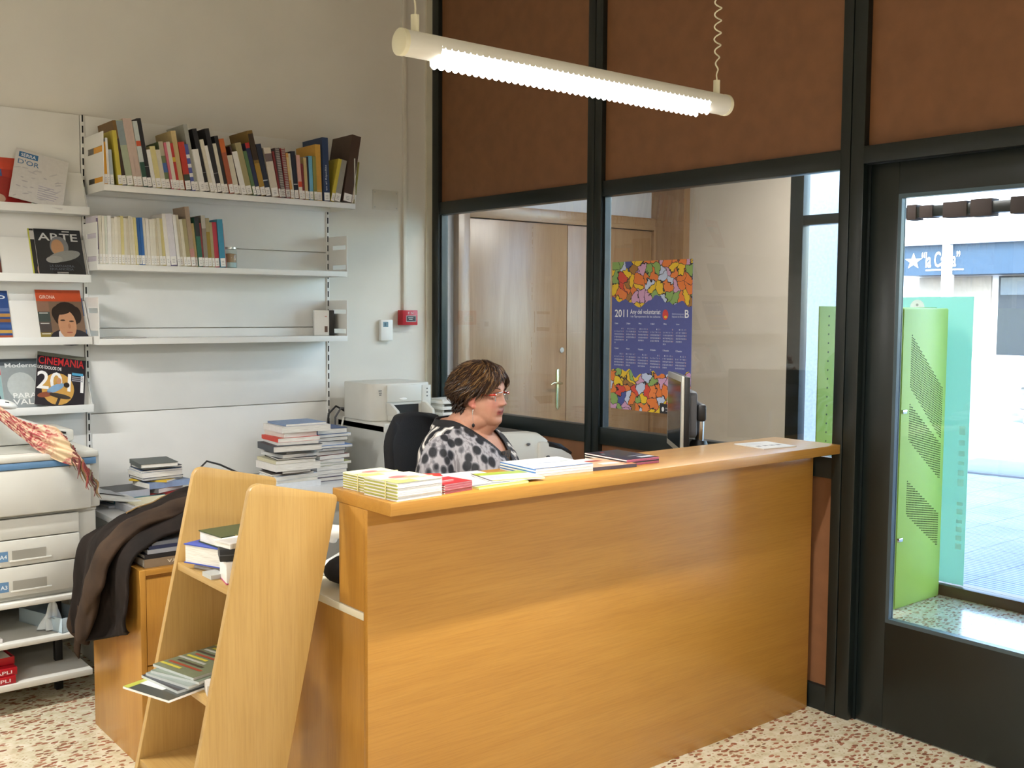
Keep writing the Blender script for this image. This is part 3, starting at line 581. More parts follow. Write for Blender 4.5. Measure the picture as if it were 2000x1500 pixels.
# ---------------------------------------------------------------- things on the wall
cp = thing('cover_plate', 'flat square white cover plate screwed to the wall', 'cover plate', (-.32, 0, 2.215))
MB().box((-.085, -.004, -.055), (.085, 0, .055)).build('plate', mat('plate_paint', 'd2cec2', .8), cp, bevel=.001)
for sx in (-.072, .072):
    for sz in (-.042, .042): MB().cyl((sx, -.0055, sz), (sx, -.003, sz), .004, 10).build('screw', GREYP, cp)
al = thing('fire_alarm', 'red square fire alarm call point on the wall', 'fire alarm', (-.187, 0, 1.547))
MB().box((-.052, -.055, -.043), (.052, 0, .043)).build('housing', RED, al, bevel=.003)
MB().rect(-.028, -.024, .04, .012, 'b9b9b6', -.0556).rect(-.025, -.021, .037, .009, '2c2a30', -.0559).rect(-.015, -.002, .02, .002, 'c8c8c4', -.0562).rect(-.01, -.012, .015, -.008, 'c8c8c4', -.0562).build('window', PRINT, al)
MB().text('P', -.016, .02, .012, 'e8d8d8', y=-.0558).text('N', .008, .02, .012, 'e8d8d8', y=-.0558).build('mark', PRINT, al)
th = thing('thermostat', 'white wall thermostat with a small display, left of the alarm', 'thermostat', (-.328, 0, 1.475))
MB().box((-.04, -.028, -.06), (.04, 0, .06)).build('case', WHITE, th, bevel=.004)
MB().rect(-.026, .018, .008, .048, '6f8f9c', -.0285).rect(-.018, .024, -.006, .042, '4c6a78', -.0287).build('display', PRINT, th)
for z in (-.005, .012, .03): MB().box((.04, -.02, z-.005), (.044, -.008, z+.005)).build('button', GREYP, th)
# ------------------------------------------------------------------ reception counter
DESKW = mat('desk_laminate', 'e3ddc6', .4, mottle=.02)
ct = thing('reception_counter', 'long wooden reception counter with a raised top and white desk behind', 'counter', (-1.03, -2.6, 0))
def cbox(nm, a, b, m, par=ct, bevel=.0015):
    o = MB().box(a, b).build(nm, m, None, bevel=bevel); o.parent = par
    o.matrix_parent_inverse = Matrix.Translation((1.03, 2.6, 0)) if par is ct else Matrix(); return o
cbox('front_panel', (-2.066, -2.69, 0), (-.012, -2.668, 1.045), OAKX)
cbox('counter_top', (-2.064, -2.806, 1.046), (-.002, -2.494, 1.082), OAKX, bevel=.002)
cbox('end_panel', (-2.064, -2.667, .754), (-2.044, -2.53, 1.045), OAKZ)
cbox('rear_panel', (-2.043, -2.548, .754), (-.012, -2.53, 1.045), OAKX)
cbox('desk_top', (-2.066, -2.667, .73), (-.012, -2.12, .752), DESKW, bevel=.002)
cbox('end_panel', (-2.05, -2.667, 0), (-2.03, -2.15, .729), OAKZ)
cbox('end_panel', (-.05, -2.667, 0), (-.03, -2.15, .729), OAKZ)
MB().box((-2.062, -2.806+1e-4, 1.0455), (-2.0605, -2.494, 1.0825)).build('edge_strip', OAKY, ct).matrix_parent_inverse = Matrix.Translation((1.03, 2.6, 0))
rd = thing('side_desk', 'cream side desk along the glazed partition carrying the laser printer', 'desk', (-.4, -1.5, 0))
MB().box((-.38, -.6, .73), (.385, .55, .752)).build('desk_top', DESKW, rd, bevel=.002)
for a, b in ((-.36, -.58), (.34, -.58), (-.36, .53), (.34, .53)): MB().box((a, b-.015, 0), (a+.03, b+.015, .73)).build('leg', GREYP, rd, bevel=.002)
# ------------------------------------------------------------------ leaning display shelf
tr = thing('leaning_display_shelf', 'slanted beech display shelf leaning beside the counter end', 'display shelf', (-2.45, -2.35, 0))
TP = Matrix.Translation((2.45, 2.35, 0))
XL = lambda z: -2.342-(1.131-z)*.2165
XR = lambda z: -2.078-(1.07-z)*.2215
def side(y0, y1):
    tl = Vector((-2.342, 1.131)); trr = Vector((-2.078, 1.07))
    pts = [(XL(0), 0), (XR(0), 0)]
    r = .035; up = (tl-Vector((XL(0), 0))).normalized(); ri = (trr-tl).normalized()
    dn = -(trr-Vector((XR(0), 0))).normalized()
    def corner(p, d_in, d_out, r):  # rounded by quadratic curve
        a = p-d_in*r; b = p+d_out*r
        return [tuple((1-t)**2*a+2*t*(1-t)*p+t*t*b) for t in [i/6 for i in range(7)]]
    pts += corner(trr, -dn, -ri, .018) + corner(tl, -ri, -up, r)
    return MB().prism(pts, y0, y1, 'xz').build('side_panel', BEECH, tr, bevel=.0015)
for y0, y1 in ((-2.552, -2.53), (-2.172, -2.15)): side(y0, y1).matrix_parent_inverse = TP
for z in (.85, .558, .287, .05):
    o = MB().prism([(XL(z)+.002, z-.022), (XR(z)-.004, z-.022), (XR(z)-.004, z), (XL(z)+.002, z)], -2.5298, -2.1722, 'xz').build('shelf_board', BEECHY, tr, bevel=.001); o.matrix_parent_inverse = TP
# ------------------------------------------------------------------ wooden pedestal cabinet
cb = thing('pedestal_cabinet', 'low wooden cabinet under the brown coat', 'cabinet', (-2.1, -1.36, 0))
MB().box((-.2, -.24, .03), (.2, .26, .675)).build('body', OAKZ, cb, bevel=.001)
MB().box((-.22, -.26, 0), (-.2, .26, .7)).build('side_panel', OAKZ, cb, bevel=.001)
MB().box((.2, -.26, 0), (.22, .26, .7)).build('side_panel', OAKZ, cb, bevel=.001)
MB().box((-.2, -.26, .68), (.2, .26, .7)).build('top', OAKX, cb, bevel=.001)
for z0, z1 in ((.06, .36), (.365, .665)):
    d = MB().box((-.198, -.258, z0), (.198, -.24, z1)).build('drawer', OAKZ, cb, bevel=.001)
    MB().cyl((.0, -.275, (z0+z1)/2+.08), (0, -.258, (z0+z1)/2+.08), .012, 14).build('knob', CHROME, d, smooth=40)
# ------------------------------------------------------------------ wall table with grey pedestals
wt = thing('wall_table', 'grey table under the shelves carrying piles of books', 'table', (-1.45, -.4, 0))
MB().box((-.68, -.36, .695), (.75, .375, .72)).build('table_top', mat('table_white', 'd9dada', .45), wt, bevel=.002)
for x in (-.66, .33): MB().box((x, -.33, .0), (x+.38, .36, .695)).build('pedestal', GREYP, wt, bevel=.003)
# ------------------------------------------------------------------ grey equipment cabinet
eq = thing('equipment_cabinet', 'grey equipment cabinet with a dark open front by the partition', 'cabinet', (-.34, -.26, 0))
MB().box((-.305, -.24, 0), (-.285, .24, .985)).build('side_panel', GREYP, eq, bevel=.003)
MB().box((.285, -.24, 0), (.305, .24, .985)).build('side_panel', GREYP, eq, bevel=.003)
MB().box((-.285, .22, 0), (.285, .24, .95)).build('back_panel', BLACK, eq)
MB().box((-.305, -.245, .95), (.305, .24, .999)).build('top', LGREY, eq, bevel=.004)
for z in (.1, .45, .7): MB().box((-.285, -.2, z), (.285, .22, z+.015)).build('inner_shelf', DGREY, eq)
MB().box((-.27, -.246, .962), (-.18, -.244, .985), '9aa0a6').build('name_plate', PRINT, eq)
MB().tube([(-.27, -.15, .9), (-.26, -.21, .85), (-.23, -.235, .78), (-.18, -.238, .73), (-.13, -.23, .7)], .005, 8).build('yellow_cable', mat('cable_yellow', 'a89a3a', .5), eq, smooth=60)
MB().tube([(-.26, -.12, .88), (-.24, -.2, .84), (-.2, -.22, .79), (-.12, -.22, .74)], .004, 8).build('grey_cable', GREYP, eq, smooth=60)
MB().tube([(-.1, -.22, .72), (-.08, -.225, .69), (-.08, -.225, .66)], .005, 8).build('brown_cable', mat('cable_brown', '9a5a44', .5), eq, smooth=60)
# cables behind it
for i, (pts, m, nm) in enumerate((([(-.62, -.05, 1.03), (-.68, -.06, 1.06), (-.72, -.05, 1.02), (-.735, -.05, .9), (-.735, -.06, .75), (-.73, -.06, .721)], BLACK, 'black'), ([(-.6, -.07, 1.04), (-.66, -.08, 1.05), (-.69, -.07, 1.0), (-.695, -.07, .85), (-.69, -.07, .721)], DGREY, 'dark grey'), ([(-.61, -.09, 1.02), (-.655, -.1, 1.0), (-.675, -.1, .92), (-.69, -.11, .8), (-.685, -.11, .721)], LGREY, 'light grey'))):
    tag(MB().tube(pts, .006, 8).build('power_cable', m, smooth=60), f'{nm} cable hanging behind the grey equipment cabinet', 'cable', 'cables beside the equipment cabinet')
tag(MB().tube([(-1.52, -.12, .724), (-1.5, -.13, .79), (-1.46, -.14, .83), (-1.4, -.16, .81), (-1.3, -.2, .755), (-1.22, -.22, .73)], .005, 8).build('power_cable', BLACK, smooth=60), 'black cable looping up on the table left of the tall book stacks', 'cable')
# ------------------------------------------------------------------ inkjet printer
ip = thing('inkjet_printer', 'light grey inkjet printer on top of the grey cabinet', 'printer', (-.475, -.25, 1.0))
def rounded(pts, r, n=4):
    out = []; N = len(pts)
    for i in range(N):
        p = Vector(pts[i]); a = Vector(pts[i-1]); b = Vector(pts[(i+1) % N]); da = (a-p).normalized(); db = (b-p).normalized(); rr = min(r, (a-p).length*.45, (b-p).length*.45)
        for k in range(n+1):
            t = k/n; out.append(tuple((1-t)**2*(p+da*rr)+2*t*(1-t)*p+t*t*(p+db*rr)))
    return out
MB().prism(rounded([(-.185, -.12), (-.1, -.165), (.185, -.165), (.185, .16), (-.185, .16)], .04), .0, .2, 'xy').build('body', LGREY, ip, bevel=.006)
MB().box((-.1, -.172, .1), (.12, -.16, .192)).build('lid', LGREY, ip, bevel=.003)
MB().ball((.0, -.172, .115), (.025, .004, .008)).build('lid_grip', WHITE, ip, smooth=60)
MB().box((.125, -.168, .02), (.183, -.164, .185)).build('side_cover', LGREY, ip, bevel=.002)
MB().box((-.06, -.171, .04), (.1, -.166, .085)).build('paper_slot', BLACK, ip)
ty = MB().prism(rounded([(-.1, -.27), (.14, -.27), (.14, -.165), (-.1, -.165)], .015), .004, .03, 'xy').build('output_tray', LGREY, ip, bevel=.002)
MB().box((-.07, -.26, .031), (.11, -.17, .036), 'ecebe6').build('paper', PRINT, ty)
for x in (-.1, .122): MB().prism([(-.27, .03), (-.165, .03), (-.165, .095), (-.2, .095), (-.265, .06)], x, x+.018, 'yz').build('tray_wall', LGREY, ty, bevel=.002)
for z in (.165, .145, .125): MB().cyl((.158, -.1695, z), (.158, -.166, z), .004, 10).build('button', DGREY, ip)
MB().rect(-.142, .16, -.118, .165, '6a6c6a', -.1485).rect(-.14, .148, -.12, .153, '8a8c8a', -.1485).rect(-.138, .138, -.124, .143, '6a6c6a', -.1485).build('logo_print', PRINT, ip, loc=(0, -.004, 0))
# flat scanner-like paper trays right of it, behind her head
sb = thing('paper_tray_stack', 'white paper tray stack between the inkjet printer and the partition', 'paper tray', (-.13, -.34, 1.0))
for q in range(3):
    MB().box((-.11, -.12, .012+q*.032), (.11, .12, .028+q*.032)).build('tray', WHITE, sb, bevel=.002)
for a in (-.1, .09): MB().box((a, -.1, 0), (a+.012, .1, .1)).build('side', LGREY, sb)
# ------------------------------------------------------------------ laser printer
lp = thing('laser_printer', 'off white laser printer with dark top tray on the side desk', 'printer', (-.45, -1.32, .7525))
LW = mat('laser_white', 'dcdcd6', .35, mottle=.02)
MB().prism(rounded([(-.33, 0), (.05, 0), (.07, .1), (.072, .24), (.0, .285), (-.33, .3)], .02), -.19, .18, 'xz').build('body', LW, lp, bevel=.008)
MB().prism([(.0, .01), (.2, .01), (.23, .12), (.2, .175), (.13, .215), (.04, .24), (0, .24)], -.2, .16, 'xz').build('front_cover', LW, lp, bevel=.01, seg=3)
MB().prism([(.2, .02), (.262, .02), (.255, .14), (.235, .15), (.21, .12)], -.12, .12, 'xz').build('tray_end', LW, lp, bevel=.003)
MB().prism([(.06, .215), (.14, .195), (.2, .165), (.205, .178), (.135, .222), (.06, .24)], -.202, -.06, 'xz').build('control_panel', BLACK, lp, bevel=.003)
MB().prism([(-.27, .297), (-.02, .283), (-.02, .2865), (-.27, .3005)], -.13, .12, 'xz').build('output_recess', BLACK, lp)
for x, z in ((-.06, .235), (-.04, .16), (.05, .17)): MB().ball((x, -.197 if x < 0 else -.207, z), (.012, .004, .006)).build('side_button', DGREY, lp, smooth=60)
# ------------------------------------------------------------------ monitor
mn = thing('computer_monitor', 'silver and black flat monitor seen from the side behind the counter', 'monitor', (-.415, -2.35, .7525), R(51))
# local x runs along the screen width, front faces +y
SILV = mat('silver_plastic', 'c2c0b6', .35, .3)
MB().box((0, -.012, .27), (.38, .0, .585)).build('bezel', SILV, mn, bevel=.004)
MB().box((0, -.034, .272), (.38, -.0122, .583)).build('rear_shell', BLACK, mn, bevel=.004)
MB().prism(rounded([(.06, .33), (.32, .33), (.32, .52), (.06, .52)], .03), -.075, -.034, 'xz').build('rear_housing', DGREY, mn, bevel=.008)
MB().box((.022, .0, .295), (.358, .0012, .562)).build('screen', mat('screen_dark', '1d2630', .12), mn)
MB().box((.05, -.11, .4), (.33, -.075, .47)).build('hinge_block', BLACK, mn, bevel=.01)
MB().tube([(.19, -.1, .05), (.19, -.11, .41)], .018, 14).build('neck', CHROME, mn, smooth=50)
MB().tube([(.19, -.1, .02), (.19, -.1, .2), (.19, -.105, .29), (.19, -.107, .31)], [.03, .034, .04, .03], 16).build('neck_sleeve', BLACK, mn, smooth=50)
MB().lathe([(.1, 0), (.1, .008), (.04, .02), (.001, .022)], (.19, -.1, 0), 28).build('base', BLACK, mn, smooth=40)
# ------------------------------------------------------------------ photocopier on its stand
cs = thing('copier_stand', 'grey open stand with shelves under the photocopier', 'stand', (-2.7, -.52, 0))
MB().box((-.44, -.3, .424), (.46, .3, .445)).build('top_shelf', LGREY, cs, bevel=.004)
MB().box((-.44, -.3, .266), (.46, .3, .286)).build('shelf', LGREY, cs, bevel=.004)
MB().box((-.44, -.3, .098), (.46, .3, .124)).build('shelf', LGREY, cs, bevel=.004)
for x in (-.40, .38):
    for y in (-.1, .26): MB().box((x-.015, y-.015, 0), (x+.015, y+.015, .424)).build('post', BLACK, cs, bevel=.002)
MB().box((-.44, .28, .1), (.43, .295, .424)).build('back_panel', BLACK, cs)
cp_ = thing('photocopier', 'large beige photocopier with blue stripe and paper drawers', 'photocopier', (-2.7, -.5, .446))
def K(nm, a, b, m=COPY, par=None, bev=.004): return MB().box(a, b).build(nm, m, par or cp_, bevel=bev)
K('base', (-.45, -.28, 0), (.425, .28, .32))
K('rear_column', (.425, -.27, .0), (.5, .28, .34))
for z0, z1 in ((.02, .136), (.14, .242)):
    d = K('drawer', (-.45, -.302, z0), (.425, -.281, z1))
    MB().box((.17, -.3035, z0+.025), (.295, -.3025, z0+.062)).build('handle_recess', mat('recess', '8d8a80', .7), d)
    MB().box((.16, -.307, z0+.017), (.315, -.302, z0+.025)).build('handle_lip', COPY, d, bevel=.002)
    b = MB().rect(.1, z0+.022, .155, z0+.062, '5d83a8', -.3026); b.text('A4' if z0 > .1 else 'A3', .125, z0+.033, .016, 'dfe6ea', y=-.3032); b.build('size_label', PRINT, d)
K('upper_front_drawer', (-.45, -.3, .246), (.425, -.281, .325))
K('front_cover', (-.45, -.32, .34), (.47, -.28, .52), bev=.008)
MB().box((-.45, -.3215, .521), (.49, -.28, .547)).build('blue_band', BLUEP, cp_, bevel=.002)
K('mid_body', (-.45, -.28, .325), (.5, .28, .55))
K('top_deck', (-.45, -.325, .548), (.5, .28, .575), bev=.006)
MB().box((-.42, -.26, .5755), (.34, -.02, .577)).build('original_tray', mat('copier_grey', 'a7a79d', .5), cp_)
K('side_cover', (.47, -.3, .34), (.51, .27, .56), bev=.008)
sc_ = MB().prism(rounded([(-.45, .0), (.28, .0), (.5, .0), (.5, .05), (.42, .06), (.3, .105), (-.45, .115)], .012), .0, .27, 'xz').build('scanner_lid', COPY, cp_, bevel=.006); sc_.location = (0, 0, .578)
MB().prism([(-.4, .03), (.12, .03), (.12, .085), (-.4, .09)], -.004, .0, 'xz').build('dark_screen', mat('panel_grey', '6d6e6e', .4), cp_, loc=(0, 0, .578))
MB().prism([(.345, .058), (.445, .034), (.447, .042), (.347, .066)], -.004, .0, 'xz').build('vent_slot', BLACK, cp_, loc=(.02, 0, .578))
for x, z in ((.38, .044), (.43, .034)): MB().box((x, -.003, z-.008), (x+.004, 0, z+.004)).build('vent_tab', DGREY, cp_, loc=(.02, 0, .578))
et = MB().prism([(.5, .345), (.74, .3), (.74, .312), (.5, .365)], -.13, .2, 'xz').build('exit_tray', LGREY, cp_, bevel=.004)
MB().add([(.55, -.05, .362), (.7, -.05, .328), (.7, .12, .328), (.55, .12, .362)], [(0, 1, 2, 3)], 'a9abae').build('tray_print', PRINT, et, loc=(0, 0, -.003))
# things on the stand
bb = thing('plastic_basket', 'pale blue plastic basket on the middle shelf of the copier stand', 'basket', (-2.36, -.62, .2865), R(18))
bs = mat('basket_blue', 'b9cbd6', .35)
MB().box((-.05, -.18, 0), (.09, .12, .004)).build('bottom', bs, bb)
for a, b_ in (((-.05, -.18, 0), (-.046, .12, .06)), ((.086, -.18, 0), (.09, .12, .06)), ((-.05, -.18, 0), (.09, -.176, .06)), ((-.05, .116, 0), (.09, .12, .06))): MB().box(a, b_).build('wall', bs, bb, bevel=.001)
tis = MB()
def crump(u, v):
    a = u*2*math.pi; r = (.03*(1-v)**.6+.006)*(1+.35*math.sin(3*a+v*4)+.2*math.sin(5*a)); return (r*math.cos(a)+.012*v, r*math.sin(a)*.7, .11*v)
tis.grid(crump, 26, 14, closed_u=True)
tag(tis.build('crumpled_tissue', mat('tissue', 'dfe6ea', .8), smooth=60, loc=(-2.375, -.72, .292)), 'crumpled white tissue sticking out of the blue basket', 'tissue')
tg = MB()
def torn(u, v): return (-.06+.14*u, -.1*v, .03*math.sin(6*u+2*v)*.3+.035*v+.006*math.sin(20*u))
tg.grid(torn, 18, 6)
tag(tg.build('plastic_wrapper', mat('wrapper', 'd9d6d0', .3), smooth=60, loc=(-2.33, -.66, .3)), 'torn white wrapper lying over the blue basket', 'wrapper')
tag(MB().box((-.17, -.12, 0), (.09, .1, .016), 'e6e5e4').build('paper_stack', PRINT, loc=(-2.66, -.67, .287), bevel=.001), 'white paper stack on the left of the middle stand shelf', 'paper')
for i, lab in enumerate(('lower red flat box with white lettering on the bottom stand shelf', 'upper red flat box with white lettering on the bottom stand shelf')):
    rb = thing('label_box', lab, 'box', (-2.68, -.66, .1245+i*.031), R(3*i), 'red boxes on the copier stand')
    MB().box((-.17, -.15, 0), (.15, .12, .03)).build('box_body', RED, rb, bevel=.0015)
    MB().text('APLI', .07, .008, .013, 'e6d6d6', .06, y=-.1508).build('lettering', PRINT, rb)
ob = thing('open_box', 'open red lidded box with white paper on the bottom stand shelf', 'box', (-2.68, -.64, .1865), R(4))
for a, b_ in (((-.17, -.13, 0), (.15, -.127, .03)), ((.147, -.13, 0), (.15, .12, .03)), ((-.17, -.13, 0), (.15, .12, .002))): MB().box(a, b_).build('box_side', RED, ob)
MB().box((-.16, -.12, .003), (.14, .11, .026), 'e9e8e4').build('paper', PRINT, ob)
# ------------------------------------------------------------------ scarf over the copier
def scarf_mat():
    m, nt, b = _mat('scarf_cloth'); b.inputs['Roughness'].default_value = .9
    mp = _coords(nt); v = nt.nodes.new('ShaderNodeTexNoise'); v.inputs['Scale'].default_value = 26; v.inputs['Detail'].default_value = 3; v.inputs['Distortion'].default_value = 2.2; nt.links.new(mp.outputs[0], v.inputs['Vector'])
    r = _ramp(nt, [(.40, '9c4448'), (.46, 'b0625f'), (.52, 'cfab94'), (.7, 'd6b99c')]); nt.links.new(v.outputs['Fac'], r.inputs[0])
    sp = nt.nodes.new('ShaderNodeSeparateXYZ'); nt.links.new(mp.outputs[0], sp.inputs[0])
    mr = nt.nodes.new('ShaderNodeMapRange'); mr.inputs[1].default_value = -2.42; mr.inputs[2].default_value = -2.36; nt.links.new(sp.outputs[0], mr.inputs[0])
    mx = nt.nodes.new('ShaderNodeMix'); mx.data_type = 'RGBA'; mx.inputs[7].default_value = srgb('d3bb98'); nt.links.new(r.outputs[0], mx.inputs[6])
    v2 = nt.nodes.new('ShaderNodeTexNoise'); v2.inputs['Scale'].default_value = 14; nt.links.new(mp.outputs[0], v2.inputs['Vector'])
    r2 = _ramp(nt, [(.55, 'ffffff'), (.62, '303030')]); nt.links.new(v2.outputs['Fac'], r2.inputs[0])
    ml = nt.nodes.new('ShaderNodeMath'); ml.operation = 'MULTIPLY'; nt.links.new(mr.outputs[0], ml.inputs[0]); nt.links.new(r2.outputs[0], ml.inputs[1]); nt.links.new(ml.outputs[0], mx.inputs[0])
    nt.links.new(mx.outputs[2], b.inputs['Base Color']); return m
sf = thing('scarf', 'cream and red patterned scarf with dark fringe draped over the copier', 'scarf')
ctrl = [(-2.66, -.56, 1.225), (-2.58, -.6, 1.215), (-2.52, -.68, 1.16), (-2.46, -.76, 1.10), (-2.39, -.815, 1.058), (-2.35, -.838, 1.045), (-2.31, -.848, 1.03), (-2.285, -.856, .995)]
def cr(P, t):
    n = len(P)-1; s = min(int(t*n), n-1); u = t*n-s; p = [Vector(P[max(0, min(n, s+k))]) for k in (-1, 0, 1, 2)]
    return .5*((2*p[1])+(-p[0]+p[2])*u+(2*p[0]-5*p[1]+4*p[2]-p[3])*u*u+(-p[0]+3*p[1]-3*p[2]+p[3])*u**3)
def scarf(u, v):
    c = cr(ctrl, v); w = .06+.05*v
    a = (u-.5)*2
    cross = Vector((.45, -.35, -.82)).normalized()
    nrm = Vector((-.3, -.75, .5)).normalized()
    fold = .012*math.sin(a*9+v*5)*(1-.7*v)+.006*math.sin(a*17-v*9)
    return c+cross*a*w+nrm*(.012+fold+.02*(1-a*a))
sm = MB().grid(scarf, 40, 60); so = sm.build('cloth', scarf_mat(), sf, smooth=80)
md = so.modifiers.new('thickness', 'SOLIDIFY'); md.thickness = .003
fr = MB()
for i in range(26):
    u = i/25; p = Vector(scarf(u, 1.0)); L_ = random.uniform(.07, .125)*(1-.4*abs(u-.4)); q = [p+Vector((.006*math.sin(k*1.3+i)+.01*k/6, -.008-.002*k, -L_*k/6)) for k in range(7)]
    for z in q:
        if z.z < 1.02: z.y = min(z.y, -.834)
    fr.tube(q, [.0035, .004, .003, .0026, .0032, .002, .001], 5, random.choice(['5a4a34', '6b3030', '7a5a36', '4a4038', '8a3a34']))
fr.build('fringe', PRINT, sf, smooth=60)
# red band under fringe
def rb2(u, v): p = Vector(scarf(u, 1.0)); return p+Vector((.012*v, -.004, -.045*v*(1-.5*abs(u-.45))))
MB().grid(rb2, 20, 5).build('fringe_band', mat('fringe_red', '7d2f30', .9), sf, smooth=60)
ph = thing('handheld_device', 'flat white rounded device lying on the scarf', 'device', (-2.51, -.66, 1.21), rot=(R(18), R(12), R(20)))
MB().ball((0, 0, 0), (.056, .032, .017), 20, 12).build('shell', mat('mouse_white', 'e9eae6', .3), ph, smooth=80)
MB().box((-.012, -.02, .012), (.004, -.017, .0165)).build('wheel', DGREY, ph)
# ------------------------------------------------------------------ brown coat over the pedestal cabinet
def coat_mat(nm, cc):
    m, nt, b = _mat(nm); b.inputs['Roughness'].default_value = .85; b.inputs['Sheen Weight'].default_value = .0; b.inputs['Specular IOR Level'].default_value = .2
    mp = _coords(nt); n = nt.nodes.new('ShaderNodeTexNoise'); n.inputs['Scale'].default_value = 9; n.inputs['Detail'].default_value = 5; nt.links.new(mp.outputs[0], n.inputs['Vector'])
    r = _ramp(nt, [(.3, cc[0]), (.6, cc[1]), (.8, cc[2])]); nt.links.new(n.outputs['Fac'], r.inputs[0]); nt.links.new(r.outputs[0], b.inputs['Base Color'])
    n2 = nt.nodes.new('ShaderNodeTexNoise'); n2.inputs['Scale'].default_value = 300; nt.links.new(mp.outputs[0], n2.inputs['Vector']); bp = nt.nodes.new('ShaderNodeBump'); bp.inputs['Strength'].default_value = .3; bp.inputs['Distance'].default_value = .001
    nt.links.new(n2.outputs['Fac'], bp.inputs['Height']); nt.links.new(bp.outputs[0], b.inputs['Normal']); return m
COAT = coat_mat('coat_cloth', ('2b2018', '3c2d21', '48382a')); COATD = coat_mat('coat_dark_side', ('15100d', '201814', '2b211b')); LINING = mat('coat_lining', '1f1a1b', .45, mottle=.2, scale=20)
co = thing('coat', 'dark brown coat thrown over the wooden cabinet', 'coat')
path = [(-1.90, .87), (-2.0, .862), (-2.1, .83), (-2.2, .80), (-2.27, .772), (-2.33, .73), (-2.352, .66), (-2.358, .58), (-2.358, .48), (-2.356, .40)]
def coat(u, v):
    # u across (front -1.6 -> back -1.02), v along the drape
    t = v*(len(path)-1); c = cr([(p[0], 0, p[1]) for p in path], v)
    y = -1.60+u*.58
    hang = max(0, (v-.55)/.45)
    y += .05*hang*(u-.5)
    f = math.sin(u*11+v*2.5)*.018+math.sin(u*23-v*3)*.008+math.sin(u*5-1)*.02+noise.noise(Vector((u*3, v*4, 1.7)))*.03+noise.noise(Vector((u*11, v*9, 4.2)))*.012+noise.noise(Vector((u*24, v*16, 9.1)))*.005
    lower = (-.10 if u < .35 else .0)*hang*0
    x = c.x-hang*(f*1.1+.01); z = c.z+(1-hang)*(f*.55+.028*(1-u)**.7-.03*u*u)+.012*math.sin(u*math.pi)*(1-hang)
    if hang > 0: z += hang*(.10*(1-u)**2-.06*u) 
    if u < .2: z -= (1-hang)*.015*(1-u/.2)
    return (x, y, z)
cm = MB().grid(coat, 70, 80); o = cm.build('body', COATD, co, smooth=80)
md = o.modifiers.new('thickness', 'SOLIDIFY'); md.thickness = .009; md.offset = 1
# sleeve hanging over the left edge
sp_ = [(-1.98, -1.40, .885), (-2.1, -1.41, .862), (-2.22, -1.43, .835), (-2.31, -1.43, .795), (-2.37, -1.41, .72), (-2.395, -1.37, .62), (-2.405, -1.32, .52), (-2.41, -1.27, .43)]
def slv(u, v):
    c = cr(sp_, v); a = u*2*math.pi; r1 = .085+.006*v; r2 = .026
    d = (cr(sp_, min(1, v+.02))-cr(sp_, max(0, v-.02))).normalized(); sd = Vector((0.15, 1, .0)); sd = (sd-d*sd.dot(d)).normalized(); n_ = d.cross(sd)
    w = 1+.07*math.sin(v*30+3*math.sin(a))+.06*math.sin(a*3+v*8)+.2*noise.noise(Vector((math.cos(a)*1.5, math.sin(a)*1.5, v*11)))
    return c+sd*math.cos(a)*r1*w+n_*math.sin(a)*r2*w
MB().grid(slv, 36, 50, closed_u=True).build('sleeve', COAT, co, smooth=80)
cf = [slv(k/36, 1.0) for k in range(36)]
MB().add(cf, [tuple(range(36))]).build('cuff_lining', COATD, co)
MB().tube([Vector(coat(.62+.2*(1-i/20), .08+.3*i/20))+Vector((-.002, -.002, .013)) for i in range(21)], .0035, 6).build('piping', mat('coat_piping', '8a6f48', .7), co, smooth=60)
# hem tail low at the back
def tail(u, v): return (-2.352-.012*math.sin(u*9)-.01*v, -1.08+.12*u+.03*v, .45-.2*v*(1-.6*u)+.01*math.sin(u*7))
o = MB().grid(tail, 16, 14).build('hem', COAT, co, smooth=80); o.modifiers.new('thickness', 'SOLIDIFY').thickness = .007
# ------------------------------------------------------------------ lying books, stacks
def lay_book(label, cx, cy, z, L, W, T, col, phi, group, spine=None, hard=.0018, bands=(), tilt=0, name='book', cat='book', title=None):
    """lying book: spine length L along its local axis, width W, thickness T; the spine faces -y before turning by phi"""
    o = thing(name, label, cat, (0, 0, 0), group=group)
    Mx = Matrix.Rotation(R(phi), 4, 'Z') @ Matrix.Rotation(R(-90), 4, 'Y')
    off = Mx @ Vector((0, W/2, L/2))
    o.rotation_euler = Mx.to_euler(); o.location = (cx-off.x, cy-off.y, z)
    book_parts(o, T, W, L, col, spine=spine, hard=hard, bands=bands)
    if title:
        MB().text(title[0], T*.28, L*.12, T*.45, title[1], L*title[2], y=-.0007, vert=False).build('title', PRINT, o)
    return o
CNAME = {}
def stack(x, y, z0, rows, place, group):
    z = z0; n = len(rows)
    for i, (nm, col, T, L, W, phi, dx, dy, hard) in enumerate(rows):
        k = n-i
        pos = 'topmost' if k == 1 else ('lowest' if i == 0 else f'{ordinal(k)} from the top')
        lay_book(f'{nm} book in the {place}, {pos}', x+dx, y+dy, z, L, W, T, col, phi, group, hard=hard)
        z += T+.0006
    return z
